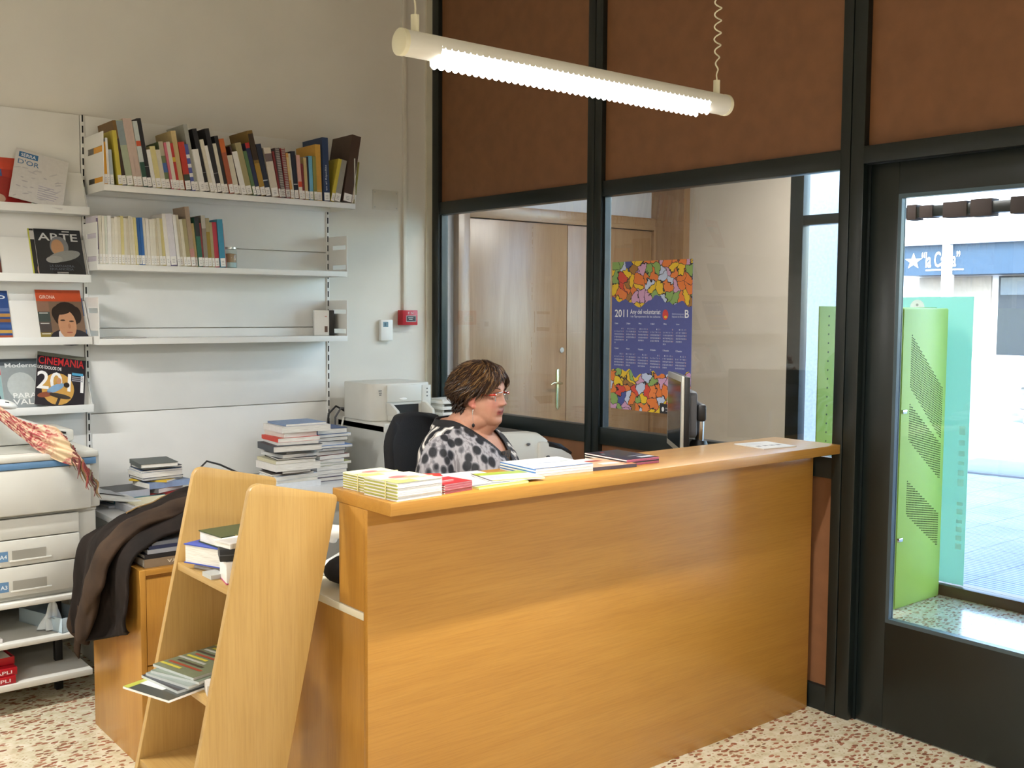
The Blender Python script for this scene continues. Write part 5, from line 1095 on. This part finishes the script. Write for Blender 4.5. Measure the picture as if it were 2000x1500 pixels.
body = bpy.data.objects.new('body', bme); COL.objects.link(body); body.parent = pr
# eyes, brows
for s in (-1, 1):
    e = MB(); e.ball((0, 0, 0), .0125, 20, 14, 'e6e2de', M=HM @ Matrix.Translation((.063, s*.032, .011)))
    e.ball((0, 0, 0), (.003, .006, .006), 14, 8, '4a3426', M=HM @ Matrix.Translation((.0737, s*.031, .0105)))
    e.ball((0, 0, 0), (.0034, .0028, .0028), 10, 6, '0e0b0a', M=HM @ Matrix.Translation((.0747, s*.031, .0105)))
    e.build('eye', GLOSSY, pr, smooth=80)
    ld = MB(); pts = [HM @ Vector((.077-.9*abs(k-.3)**2*.03, s*(.0185+.027*k), .0165+.003*math.sin(math.pi*k))) for k in [j/8 for j in range(9)]]
    ld.tube(pts, [.0012]+[.0022]*7+[.001], 6, '5c3f36').build('eyelash', PRINT, pr, smooth=60)
    bw = MB(); pts = [HM @ Vector((.0885-.02*k*k, s*(.016+.034*k), .034+.006*math.sin(math.pi*k*.8))) for k in [j/8 for j in range(9)]]
    bw.tube(pts, [.002]+[.003]*6+[.002, .001], 6, '6a4c38').build('eyebrow', PRINT, pr, smooth=60)
# ------------------------------------------------------------------ hair
def hair_mat():
    m, nt, b = _mat('hair'); b.inputs['Roughness'].default_value = .42; b.inputs['Specular IOR Level'].default_value = .4; b.inputs['Anisotropic'].default_value = .4
    a = nt.nodes.new('ShaderNodeVertexColor'); a.layer_name = 'Col'; nt.links.new(a.outputs[0], b.inputs['Base Color'])
    return m
HAIR = hair_mat()
HC = Vector((-.012, 0, .018)); HRX, HRY, HRZ = .122, .101, .124
def hsurf(az, el, off=0):
    """az 0 = front, pi = back; el from crown (pi/2) down"""
    ce, se = math.cos(el), math.sin(el)
    x = HRX*ce*math.cos(az); y = HRY*ce*math.sin(az); z = HRZ*se
    back = max(0, -math.cos(az))
    if z < 0:
        k = 1-(.10+.14*back+.06*(1-back))*min(1, (-z/.085))**1.3
        x *= k; y *= k; z *= (.95+.05*back)
    x -= .014*back*G(z+.01, .05)
    n = Vector((x, y, z)).normalized()
    p = HC+Vector((x, y, z))+n*off
    p += n*.006*noise.noise(Vector((x*28, y*28, z*28)))
    return p
def hair_limit(az):
    """lowest elevation of the hair at azimuth az (signed)"""
    a = abs(math.degrees(az))
    if a < 20: return R(33)
    if a < 50: return R(33-(a-20)*.86)
    if a < 80: return R(7-(a-50)*.6)
    if a < 103: return R(-11-(a-80)*.35)
    if a < 125: return R(-19-(a-103)*1.5)
    return R(-52)
hs = MB()
def shell(u, v):
    az = (u-.5)*2*math.pi; lo = hair_limit(az); el = math.pi/2*(1-v)+lo*v; return HM @ hsurf(az, el, -.010)
hs.grid(shell, 96, 40, '22160f', closed_u=True)
cols = ['2e1e15', '3c281b', '26190f', '4a321f', '5e4326', '362419', '6e5230', '2b1c14', '40291a']
for i in range(3600):
    az0 = random.uniform(-math.pi, math.pi); el0 = R(random.uniform(25, 88))
    lo = hair_limit(az0)
    if el0 < lo+R(12): el0 = lo+R(random.uniform(14, 40))
    sgn = 1 if az0 >= 0 else -1
    a = abs(math.degrees(az0))
    drift = (R(random.uniform(30, 85)) if a > 40 else R(random.uniform(-8, 40)))
    drift = min(drift, max(0, math.pi-abs(az0)))*sgn
    L_ = random.uniform(.5, 1.0); az1 = az0+drift
    e1 = max(hair_limit(az1)-R(random.uniform(-4, 7)), el0-R(random.uniform(40, 95)), R(random.uniform(-24, -4)) if random.random() < .75 else -9)
    lift = random.uniform(-.003, .007); pts = []; n = 9; ph_ = random.uniform(0, 6)
    flick = random.uniform(.0, .022) if a > 70 else random.uniform(0, .004)
    for k in range(n):
        t = k/(n-1); az = az0+(az1-az0)*(t**1.2); el = el0+(e1-el0)*t
        o_ = lift*math.sin(math.pi*t)+flick*t**4+.004*math.sin(t*8+az0*9+el0*3)
        el += R(5)*math.sin(t*6+az0*3)*t
        pts.append(HM @ hsurf(az, el, o_))
    r0 = random.uniform(.0009, .0024)
    hs.tube(pts, [r0*.5]+[r0]*5+[r0*.85, r0*.6, r0*.15], 4, random.choice(cols))
# curls at the nape
for i in range(260):
    az0 = random.choice((-1, 1))*R(random.uniform(108, 180)); el = R(random.uniform(-50, -20)); p0 = hsurf(az0, el, -.004); pts = []
    dz = random.uniform(.02, .055); ph_ = random.uniform(0, 6); rr = random.uniform(.004, .009)
    for k in range(8):
        t = k/7; n = Vector((p0.x, p0.y, 0)).normalized()
        pts.append(HM @ (p0+Vector((0, 0, -dz*t))+n*(rr*math.sin(t*5+ph_)+.004)+Vector((-n.y, n.x, 0))*rr*math.cos(t*5+ph_)))
    hs.tube(pts, [.003, .004, .004, .0036, .003, .0025, .0015, .0006], 5, random.choice(['1c130e', '241812', '2c1e14']))
# fringe strands over the forehead
for i in range(120):
    az0 = R(random.uniform(-60, 45)); e0 = R(random.uniform(52, 70)); az1 = az0+R(random.uniform(-18, 6)); e1 = R(random.uniform(14, 30)) if az0 < R(-8) else R(random.uniform(20, 34)); pts = []
    for k in range(8):
        t = k/7; pts.append(HM @ hsurf(az0+(az1-az0)*t, e0+(e1-e0)*t, .004*math.sin(math.pi*t)-.012*t*t))
    hs.tube(pts, [.001, .0018, .0018, .0016, .0014, .0012, .0008, .0003], 4, random.choice(['5e4326', '6e5230', '3c281b', '4a321f']))
hs.build('hair', HAIR, pr, smooth=80)
# ------------------------------------------------------------------ blouse
bl = MB()
TB = [(.52, -.02, .16, .215), (.6, -.01, .155, .21), (.7, .0, .145, .195), (.84, .022, .165, .202), (.98, .034, .168, .206), (1.09, -.003, .138, .203), (1.15, -.035, .104, .165), (1.185, -.05, .082, .115), (1.212, -.052, .068, .09)]
add_trunk(bl, TB)
def blimb(pts, rs, seg=24):
    P = [Vector(p) for p in pts]; n = 24; q = [cr(P, i/n) for i in range(n+1)]; rr = [cr([(r, 0, 0) for r in rs], i/n).x for i in range(n+1)]
    bl.tube(q, rr, seg); bl.ball(tuple(q[0]), rr[0], 16, 10)
for s in (-1, 1):
    blimb([(-.045, s*(SH-.055), 1.11), (-.035, s*(SH+.005), 1.06), (-.018, s*(SH+.035), .95), (.01, s*(SH+.04), .82), (.03, s*(SH+.03), .735)], [.062, .07, .072, .068, .07])
blm = remesh(bl, 'blouse', .005, 4, .5)
VZ = 1.03
bm = bmesh.new(); bm.from_mesh(blm)
def vopen(co):
    dx, dy, z = co.x+.03, co.y, co.z
    if z > 1.19+.0*dx - .35*max(0, co.x+.02): return 1
    k = (z-VZ)*.62
    return 1 if (co.x > .0 and z > VZ and abs(dy-.0) < k) else 0
kill = [v for v in bm.verts if vopen(v.co)]
bmesh.ops.delete(bm, geom=kill, context='VERTS')
for _it in range(14):
    new = {}
    for v in bm.verts:
        nb = [e.other_vert(v) for e in v.link_edges if e.is_boundary]
        if len(nb) == 2: new[v] = v.co*.4+(nb[0].co+nb[1].co)*.3
    for v, c in new.items(): v.co = c
bm.to_mesh(blm); bm.free()
for v in blm.vertices:  # soft cloth folds
    f = noise.noise(v.co*9+Vector((3, 1, 7)))*.006+noise.noise(v.co*22)*.003; v.co += Vector((v.co.x, v.co.y, 0)).normalized()*f
blm.shade_smooth()
ta = blm.color_attributes.new('Col', 'FLOAT_COLOR', 'POINT')
for i, v in enumerate(blm.vertices):
    z, y, x = v.co.z, v.co.y, v.co.x
    trim = 0.
    if x > -.02 and z > VZ-.12:
        d = abs(y)-max(0, (z-VZ)*.62); 
        if d < .022: trim = 1
    if z > 1.168: trim = 1
    # g: 1 = swirl print area (back and far front), 0 = spots
    g = 1. if (x < -.05+.3*(z-1.05)+.02*math.sin(y*30)) or y > .03 else 0.
    ta.data[i].color = (trim, g, 0, 1)
def blouse_mat():
    m, nt, b = _mat('blouse_print'); b.inputs['Roughness'].default_value = .7; L = nt.links
    a = nt.nodes.new('ShaderNodeVertexColor'); a.layer_name = 'Col'; sp = nt.nodes.new('ShaderNodeSeparateColor'); L.new(a.outputs[0], sp.inputs[0])
    mp = _coords(nt, (1, 1, .8)); nz = nt.nodes.new('ShaderNodeTexNoise'); nz.inputs['Scale'].default_value = 14; L.new(mp.outputs[0], nz.inputs['Vector'])
    ad = nt.nodes.new('ShaderNodeVectorMath'); ad.operation = 'MULTIPLY_ADD'; ad.inputs[1].default_value = (.012,)*3; L.new(nz.outputs['Color'], ad.inputs[0]); L.new(mp.outputs[0], ad.inputs[2])
    v = nt.nodes.new('ShaderNodeTexVoronoi'); v.inputs['Scale'].default_value = 27; v.inputs['Randomness'].default_value = .8; L.new(ad.outputs[0], v.inputs['Vector'])
    spot = _ramp(nt, [(.38, '15161d'), (.48, '6a696e'), (.54, '9c999c')]); L.new(v.outputs['Distance'], spot.inputs[0])
    mp2 = _coords(nt, (90, 90, 9), (0, R(18), 0)); n2 = nt.nodes.new('ShaderNodeTexNoise'); n2.inputs['Scale'].default_value = 1; L.new(mp2.outputs[0], n2.inputs['Vector'])
    st = _ramp(nt, [(.38, '9f9da2'), (.52, 'ffffff')]); L.new(n2.outputs['Fac'], st.inputs[0])
    m1 = nt.nodes.new('ShaderNodeMix'); m1.data_type = 'RGBA'; m1.blend_type = 'MULTIPLY'; m1.inputs[0].default_value = .7; L.new(spot.outputs[0], m1.inputs[6]); L.new(st.outputs[0], m1.inputs[7])
    w = nt.nodes.new('ShaderNodeTexWave'); w.inputs['Scale'].default_value = 9; w.inputs['Distortion'].default_value = 9; w.inputs['Detail'].default_value = 1; w.inputs['Detail Scale'].default_value = 1.4; L.new(mp.outputs[0], w.inputs['Vector'])
    sw = _ramp(nt, [(.0, '15161b'), (.46, '1c1d24'), (.52, 'd9d5cf'), (.62, '8f8884'), (.7, '24252c'), (.82, 'b9b2aa'), (1, 'e0dcd6')]); L.new(w.outputs['Fac'], sw.inputs[0])
    m2 = nt.nodes.new('ShaderNodeMix'); m2.data_type = 'RGBA'; L.new(sp.outputs[1], m2.inputs[0]); L.new(m1.outputs[2], m2.inputs[6]); L.new(sw.outputs[0], m2.inputs[7])
    m3 = nt.nodes.new('ShaderNodeMix'); m3.data_type = 'RGBA'; m3.inputs[7].default_value = srgb('17161a'); L.new(sp.outputs[0], m3.inputs[0]); L.new(m2.outputs[2], m3.inputs[6]); L.new(m3.outputs[2], b.inputs['Base Color'])
    return m
blm.materials.clear(); blm.materials.append(blouse_mat())
blo = bpy.data.objects.new('blouse', blm); COL.objects.link(blo); blo.parent = pr; md = blo.modifiers.new('thickness', 'SOLIDIFY'); md.thickness = .003; md.offset = -1
# lace camisole filling the lower neckline
def cami(u, v):
    a = (u-.5)*2; z = .995+.08*v; w = .012+.03*v
    y = a*w; k = 1-(y/.2)**2
    d = .15 if z < 1.02 else .15-.3*(z-1.02)
    return (.02+d*math.sqrt(max(.05, k)), y, z)
def lace():
    m, nt, b = _mat('lace'); b.inputs['Roughness'].default_value = .7; mp = _coords(nt); n = nt.nodes.new('ShaderNodeTexNoise'); n.inputs['Scale'].default_value = 60; n.inputs['Distortion'].default_value = 2; nt.links.new(mp.outputs[0], n.inputs['Vector'])
    r = _ramp(nt, [(.45, '17130f'), (.6, '4a3826'), (.7, '6a553a')]); nt.links.new(n.outputs['Fac'], r.inputs[0]); nt.links.new(r.outputs[0], b.inputs['Base Color']); return m
MB().grid(cami, 24, 12).build('camisole', lace(), pr, smooth=80)
# earring and necklace
er = MB(); e0 = HM @ Vector((.004, -.083, -.048)); er.tube([e0, e0+Vector((0, -.004, -.01)), e0+Vector((0, -.004, -.02))], .0016, 6).build('earring', CHROME, pr, smooth=60)
MB().ball(tuple(e0+Vector((.004, -.005, -.06))), (.006, .006, .008), 8, 6).build('earring_bead', BLACK, pr)
MB().tube([e0+Vector((0, -.004, -.02)), e0+Vector((.004, -.005, -.055))], .0007, 5).build('earring_chain', CHROME, pr)
# ------------------------------------------------------------------ eyeglasses (rest on her face)
gl = thing('eyeglasses', 'rimless eyeglasses with red-orange temples worn by the woman', 'eyeglasses', (PX, PY, 0), PA)
ORG = mat('temple_orange', 'b23018', .4)
LENS = glass('lens_glass', (.93, .95, .97), 1.7)
for s in (-1, 1):
    def lens(u, v): return HM @ Vector((.1005-.012*((u-.5)**2)*1.2-.008*u, s*(.012+.045*u), -.009+.034*v-.002*u))
    MB().grid(lens, 8, 6).build('lens', LENS, gl, smooth=60)
    e = [lens(k/8, 1) for k in range(9)]+[lens(1, 1-k/5) for k in range(6)]; MB().tube(e, .0016, 6).build('rim_wire', CHROME, gl, smooth=60)
    b = MB(); p0 = HM @ Vector((.0905, s*.057, .016)); p1 = HM @ Vector((.082, s*.071, .016)); p2 = HM @ Vector((.035, s*.083, .013)); p3 = HM @ Vector((-.02, s*.085, .01))
    def temple(u, v):
        c = cr([p0, p1, p2, p3], v); return c+Vector((0, 0, (.0055-.003*v)*(u-.5)*2*HS))
    t_ = MB().grid(temple, 3, 16).build('temple', ORG, gl, smooth=60); t_.modifiers.new('thickness', 'SOLIDIFY').thickness = .0025
    MB().tube([lens(1, .85), p0], .0022, 6).build('hinge', CHROME, gl)
MB().tube([HM @ Vector((.1, -.012, .014)), HM @ Vector((.104, 0, .016)), HM @ Vector((.1, .012, .014))], .0013, 6).build('bridge', CHROME, gl, smooth=60)
# ------------------------------------------------------------------ calendar poster on the glass
def poster_mat():
    m, nt, b = _mat('poster_map_print'); b.inputs['Roughness'].default_value = .4; L = nt.links
    mp = _coords(nt); nz = nt.nodes.new('ShaderNodeTexNoise'); nz.inputs['Scale'].default_value = 17; nz.inputs['Detail'].default_value = 4; L.new(mp.outputs[0], nz.inputs['Vector'])
    ad = nt.nodes.new('ShaderNodeVectorMath'); ad.operation = 'MULTIPLY_ADD'; ad.inputs[1].default_value = (.1,)*3; L.new(nz.outputs['Color'], ad.inputs[0]); L.new(mp.outputs[0], ad.inputs[2])
    sx = nt.nodes.new('ShaderNodeSeparateXYZ'); L.new(ad.outputs[0], sx.inputs[0]); cx = nt.nodes.new('ShaderNodeCombineXYZ'); L.new(sx.outputs[0], cx.inputs[0]); L.new(sx.outputs[2], cx.inputs[1])
    v = nt.nodes.new('ShaderNodeTexVoronoi'); v.voronoi_dimensions = '2D'; v.inputs['Scale'].default_value = 23; L.new(cx.outputs[0], v.inputs['Vector'])
    v2 = nt.nodes.new('ShaderNodeTexVoronoi'); v2.voronoi_dimensions = '2D'; v2.feature = 'DISTANCE_TO_EDGE'; v2.inputs['Scale'].default_value = 23; L.new(cx.outputs[0], v2.inputs['Vector'])
    sp = nt.nodes.new('ShaderNodeSeparateColor'); L.new(v.outputs['Color'], sp.inputs[0])
    r = _ramp(nt, [(0, 'e0bb2e'), (.2, 'e3c02a'), (.3, 'dc7a38'), (.45, 'e08040'), (.52, '86a860'), (.62, 'c79ac0'), (.72, '9c7038'), (.78, 'd04a3a'), (.85, 'bcc8e4'), (.94, '4a559a')]); r.color_ramp.interpolation = 'CONSTANT'; L.new(sp.outputs[0], r.inputs[0])
    ed = nt.nodes.new('ShaderNodeMath'); ed.operation = 'LESS_THAN'; ed.inputs[1].default_value = .045; L.new(v2.outputs['Distance'], ed.inputs[0])
    m1 = nt.nodes.new('ShaderNodeMix'); m1.data_type = 'RGBA'; m1.inputs[7].default_value = srgb('2a2430'); L.new(ed.outputs[0], m1.inputs[0]); L.new(r.outputs[0], m1.inputs[6])
    L.new(m1.outputs[2], b.inputs['Base Color']); return m
po = thing('calendar_poster', 'tall blue 2011 calendar poster with colourful map bands on the glass', 'poster', (.024, -1.5, 1.124), rot=(0, 0, R(-90)))
# local x runs to the right along the wall, z up, faces -y (into the room)
PW, PH = .51, .705
MB().box((0, .0, 0), (PW, .0012, PH), '525a9c').build('sheet', PRINT, po)
def coast(seed, n=40):
    return [.028*noise.noise(Vector((i*.35, seed, 0)))+.03*noise.noise(Vector((i*.11, seed+5, 2))) for i in range(n+1)]
for nm, zt, zb, sg, sd in (('map_band_top', PH, PH*.735, 1, 1.3), ('map_band_bottom', 0, PH*.26, -1, 8.1)):
    c = coast(sd); pts = [(PW*i/40, zb+c[i]*sg*1.0) for i in range(41)]
    P = ([(0, zt)] + pts + [(PW, zt)]) if sg > 0 else ([(PW, zt)] + pts[::-1] + [(0, zt)])
    MB().add([(p[0], -.0004, p[1]) for p in P], [tuple(range(len(P)))]).build(nm, poster_mat() if 'poster_map_print' not in MATS else MATS['poster_map_print'], po)
tx = MB()
tx.text('2011', .022, .442, .036, 'eceef4', .088); tx.text('Any del voluntariat', .125, .45, .03, 'e6e8f2', .195); tx.text("i de l'apropament de les cultures", .125, .438, .013, 'd0d4ea', .195)
tx.oval(.35, .455, .018, .024, 'd0423c'); tx.oval(.352, .445, .01, .006, 'e8b83a', -.0008); tx.text('Biblioteques', .392, .452, .012, 'aab0d8', .07); tx.text('Diputació de Girona', .392, .441, .009, 'dfe2f0', .07); tx.text('B', .468, .442, .036, 'f2f4fa', .024)
names = ['1 Gener', '2 Febrer', '3 Març', '4 Abril', '5 Maig', '6 Juny', '7 Juliol', '8 Agost', '9 Setembre', '10 Octubre', '11 Novembre', '12 Desembre']
import calendar as _cal
for mth in range(12):
    cx = .022+.079*(mth % 6); cz = .408 if mth < 6 else .287
    tx.text(names[mth], cx, cz, .008, 'e8eaf6', .008*len(names[mth])*.42)
    for wk, row in enumerate(_cal.monthcalendar(2011, mth+1)):
        for dy, d in enumerate(row):
            if d: tx.text(str(d), cx+dy*.0094, cz-.024-wk*.0135, .0066, 'e2b8b0' if dy == 6 else 'e6e9f4', .0034 if d < 10 else .0068)
tx.rect(.325, .0, PW, .045, '26262e', -.0009); tx.oval(.345, .02, .008, .011, 'e6e6ea', -.0013); tx.text('Diputació de Girona', .362, .02, .008, 'e6e6ea', .1, y=-.0013); tx.rect(.362, .01, .44, .014, 'a8a8b0', -.0013)
tx.build('lettering', PRINT, po)
# ------------------------------------------------------------------ green book-return totem in the lobby
GRN = mat('green_paint', '9fbf52', .45, mottle=.03); GRND = mat('green_paint_side', '8cab3a', .45, mottle=.03)
tt = thing('green_totem', 'tall green perforated metal totem in the entrance lobby', 'totem', (1.8, -2.1, 0))
MB().box((-.88, .045, .84), (.23, .052, 1.625)).build('back_plate', GRND, tt, bevel=.002)
MB().box((-.27, -.045, 0), (.19, .044, 1.62)).build('body', GRN, tt, bevel=.006)
MB().box((-.265, -.049, .01), (.185, -.0455, 1.615)).build('front_door', GRN, tt, bevel=.002)
PERF = mat('perforation_dark', '3d4a24', .8)
pf = MB()
for (xa, za, xb, zb, hgt) in ((-.18, 1.475, .17, 1.17, .3), (-.18, 1.105, .17, .86, .2), (-.18, .69, .17, .47, .19)):
    st = .0125; nx = int((xb-xa)/st)
    for i in range(nx):
        x = xa+i*st; top = za+(zb-za)*i/nx; k = int(hgt/st)
        for j in range(k):
            z = top-j*st-(st/2 if i % 2 else 0); pf.box((x-.003, -.0506, z-.003), (x+.003, -.0492, z+.003))
tag(pf.build('perforation', PERF, tt), kind='stuff')
for z in (.38, 1.07): MB().box((-.265, -.062, z-.01), (-.225, -.0495, z+.01)).build('latch', CHROME, tt, bevel=.002)
hl = MB(); 
for i in range(16): hl.cyl((-.8, .044, .9+i*.045), (-.8, .046, .9+i*.045), .005, 8)
tag(hl.build('hole_row', PERF, tt), kind='stuff')
# teal vinyl sheet on the street glass
tv = thing('vinyl_sign', 'frosted teal vinyl sheet on the street glass behind the green totem', 'sign', (2.074, -1.14, .065), rot=(0, 0, R(-90)))
def vinyl(nm, c1, c2):
    m = bpy.data.materials.new(nm); m.use_nodes = True; MATS[nm] = m; nt = m.node_tree; b = nt.nodes['Principled BSDF']
    b.inputs['Base Color'].default_value = srgb(c1); b.inputs['Roughness'].default_value = .6
    t = nt.nodes.new('ShaderNodeBsdfTranslucent'); t.inputs[0].default_value = srgb(c2); mx = nt.nodes.new('ShaderNodeMixShader'); mx.inputs[0].default_value = .6
    o = nt.nodes['Material Output']; nt.links.new(b.outputs[0], mx.inputs[1]); nt.links.new(t.outputs[0], mx.inputs[2]); nt.links.new(mx.outputs[0], o.inputs[0]); return m
MB().box((.62, 0, 0), (1.105, .002, 1.62)).build('sheet', vinyl('teal_vinyl', 'a8d4c2', 'bce0d0'), tv)
vm = MB()
for i, (z0, z1) in enumerate(((.2, .235), (.25, .28), (.3, .33), (.35, .37), (.4, .43), (.45, .47), (.56, .6), (.62, .65), (.68, .7), (.73, .76), (.79, .82), (.85, .9))): vm.rect(1.05, z0, 1.085, z1, 'dff0ea', -.001)
vm.build('pale_marks', vinyl('white_vinyl', 'e6f4f0', 'f2fbf8'), tv)
MB().oval(.77, 1.56, .045, .045, 'e6f2ee', -.001, 28).oval(.77, 1.575, .008, .008, '9aa8a4', -.0014).build('round_mark', PRINT, tv)
# ------------------------------------------------------------------ street
def paving():
    m, nt, b = _mat('street_paving'); b.inputs['Roughness'].default_value = .7; L = nt.links
    mp = _coords(nt); n = nt.nodes.new('ShaderNodeTexNoise'); n.inputs['Scale'].default_value = 1.2; n.inputs['Detail'].default_value = 5; L.new(mp.outputs[0], n.inputs['Vector'])
    r = _ramp(nt, [(.3, '8c939c'), (.7, 'b4b9be')]); L.new(n.outputs['Fac'], r.inputs[0])
    br = nt.nodes.new('ShaderNodeTexBrick'); br.inputs['Scale'].default_value = 1; br.inputs['Brick Width'].default_value = .4; br.inputs['Row Height'].default_value = .4; br.inputs['Mortar Size'].default_value = .008; br.offset = 0
    br.inputs['Color1'].default_value = (1, 1, 1, 1); br.inputs['Color2'].default_value = (.93, .93, .95, 1); br.inputs['Mortar'].default_value = (.6, .6, .62, 1); L.new(mp.outputs[0], br.inputs['Vector'])
    mp2 = _coords(nt, (1, 1, 1)); w = nt.nodes.new('ShaderNodeTexWave'); w.bands_direction = 'X'; w.inputs['Scale'].default_value = 7; L.new(mp2.outputs[0], w.inputs['Vector']); rw = _ramp(nt, [(.3, 'c4c4c8'), (.6, 'ffffff')]); L.new(w.outputs['Fac'], rw.inputs[0])
    m1 = nt.nodes.new('ShaderNodeMix'); m1.data_type = 'RGBA'; m1.blend_type = 'MULTIPLY'; m1.inputs[0].default_value = .8; L.new(r.outputs[0], m1.inputs[6]); L.new(br.outputs['Color'], m1.inputs[7])
    m2 = nt.nodes.new('ShaderNodeMix'); m2.data_type = 'RGBA'; m2.blend_type = 'MULTIPLY'; m2.inputs[0].default_value = .7; L.new(m1.outputs[2], m2.inputs[6]); L.new(rw.outputs[0], m2.inputs[7]); L.new(m2.outputs[2], b.inputs['Base Color'])
    bp = nt.nodes.new('ShaderNodeBump'); bp.inputs['Strength'].default_value = .4; bp.inputs['Distance'].default_value = .01; L.new(w.outputs['Fac'], bp.inputs['Height']); L.new(bp.outputs[0], b.inputs['Normal']); return m
S(box('ground_street', (2.14, -60, -.2), (90, 90, -.05), paving()), 'pale grey paved street outside')
STUC = mat('stucco', 'd2d8da', .9, mottle=.1, scale=40, bump=.8, bscale=60)
tag(MB().box((4.0, -.12, -.05), (4.3, 1.1, 5.2)).build('stucco_pillar', STUC, bevel=.01), 'pale stucco pillar just outside the street glass', 'pillar')
# upper storey above the shop front, shading the pavement
S(box('wall_upper_facade', (-7.1, -20, 3.8), (2.4, 14, 4.3), STUC), 'parapet of the flat roof')
S(box('wall_outer_left', (2.2, .6, -.05), (2.4, 12, 3.8), STUC), 'outer facade left of the lobby')
S(box('wall_outer_right', (2.2, -20, -.05), (2.4, -4.6, 3.8), STUC), 'outer facade right of the lobby')
# stone bench wall
sw_ = thing('stone_bench', 'low stone wall with a flat cap on the plaza', 'stone wall', (11.9, 1.25, -.05), R(-12))
STN = mat('stone_grey', '8e8b84', .9, mottle=.25, scale=9); random.seed(3)
for rrow in range(5):
    x = -.55
    while x < 1.4:
        l = random.uniform(.16, .34); MB().box((-.0+random.uniform(-.01, .01), -1.5+(x+.55)*1.0, rrow*.11), (.5, -1.5+(x+.55+l-.012), rrow*.11+.1)).build('stone', STN, sw_, bevel=.012); x += l
MB().box((-.07, -1.58, .55), (.57, .62, .65)).build('cap', mat('cap_stone', 'b4b2ac', .85), sw_, bevel=.01)
for o in sw_.children: o.location.y += .4
# building across the plaza
bd = thing('shop_building', 'low shop building across the plaza with a blue sign band and painted window', 'building', (32, 10, -.05))
BW = mat('bldg_wall', 'd6d8da', .85); SG = mat('sign_blue', '1d3850', .5, mottle=.05); GLS = mat('shop_glass', '3f5060', .25); DK = mat('shop_frame', '232b32', .6)
MB().box((.6, -16, 0), (8, 12, 9)).build('wall', BW, bd)
MB().box((-.6, -14, 2.95), (.6, 5.65, 4.0)).build('sign_band', SG, bd)
MB().box((-.9, -14, 4.0), (.6, 5.8, 4.15)).build('canopy_edge', BW, bd)
for y in (6.1, 3.75, -.1, -4.1, -8.1): MB().box((-.85, y-.2 if y != 3.75 else 3.74, 0), (-.45, y+.25, 4.0 if y > -.5 else 2.95)).build('column', BW, bd, bevel=.01)
MB().box((.52, 2.9, .3), (.6, 5.6, 2.9)).build('beige_panel', mat('bldg_beige', '8f8880', .8), bd)
for y0, y1 in ((2.6, 1.4), (1.2, -.9), (-1.1, -3.2), (-3.4, -5.6)):
    f = MB().box((.45, y1, .1), (.6, y0, 2.9)).build('window_frame', DK, bd); MB().box((.43, y1+.08, 2.25), (.47, y0-.08, 2.85)).build('pane', GLS, f)
lt = MB().text("“la Caixa”", 3.6+.0, 0, .55, 'f4f6f8', 1.43).build('sign_lettering', PRINT, bd); lt.rotation_euler = (0, 0, R(-90)); lt.location = (-.62, 8.49, 3.22)
st_ = MB(); P_ = []
for k in range(10):
    a = math.pi/2+k*math.pi/5; r = .3 if k % 2 == 0 else .12; P_.append((r*math.cos(a)*1.15, r*math.sin(a)))
s5 = MB().poly(P_, 'eaf2f6').build('star_emblem', PRINT, bd); s5.rotation_euler = (0, 0, R(-90)); s5.location = (-.62, 5.2, 3.45)
ul = MB().rect(0, 0, 1.4, .05, 'e4ecf2').build('sign_underline', PRINT, bd); ul.rotation_euler = (0, 0, R(-90)); ul.location = (-.62, 4.72, 3.1)
for y0, y1 in ((1.1, -.85), (-1.2, -3.1)):
    p = MB(); w = y0-y1; p.rect(0, 0, w, 2.0, 'b4aea0')
    random.seed(int(y0*10)+20)
    for i in range(26): p.oval(random.uniform(.1, w-.1), random.uniform(.8, 1.9), random.uniform(.06, .2), random.uniform(.06, .16), random.choice(['c8604a', 'd8a04a', '4a7ab0', 'c88a70', '7aa070', 'e0c070']), -.001-.0005*i, 12, random.uniform(0, 3))
    p.poly([(w*.2, .1), (w*.75, .1), (w*.85, .5), (w*.7, .85), (w*.3, .85), (w*.15, .5)], '3f7f9c', -.02); p.oval(w*.5, .6, w*.2, .12, '5a9a80', -.022)
    q = p.build('window_mural', PRINT, bd); q.rotation_euler = (0, 0, R(-90)); q.location = (.42, y0, .2)
tag(box('planter_edge', (25, 4, -.05), (27, 16, .35), BW, bevel=.02), 'long white planter edge in front of the far building', 'planter')
tag(MB().box((0, 0, 0), (1.1, .8, .02)).box((.05, .05, .0205), (1.05, .75, .022)).build('manhole_cover', mat('manhole', '7c8086', .6, .3), loc=(6.9, -.35, -.05), rot=(0, 0, R(10)), bevel=.004), 'rectangular metal manhole cover in the pavement', 'manhole cover')
# unseen lobby lamp, added overhead to brighten the door and walls
make_lamp('unseen white tube lamp added inside the entrance lobby', 1.1, -1.6, 2.85)
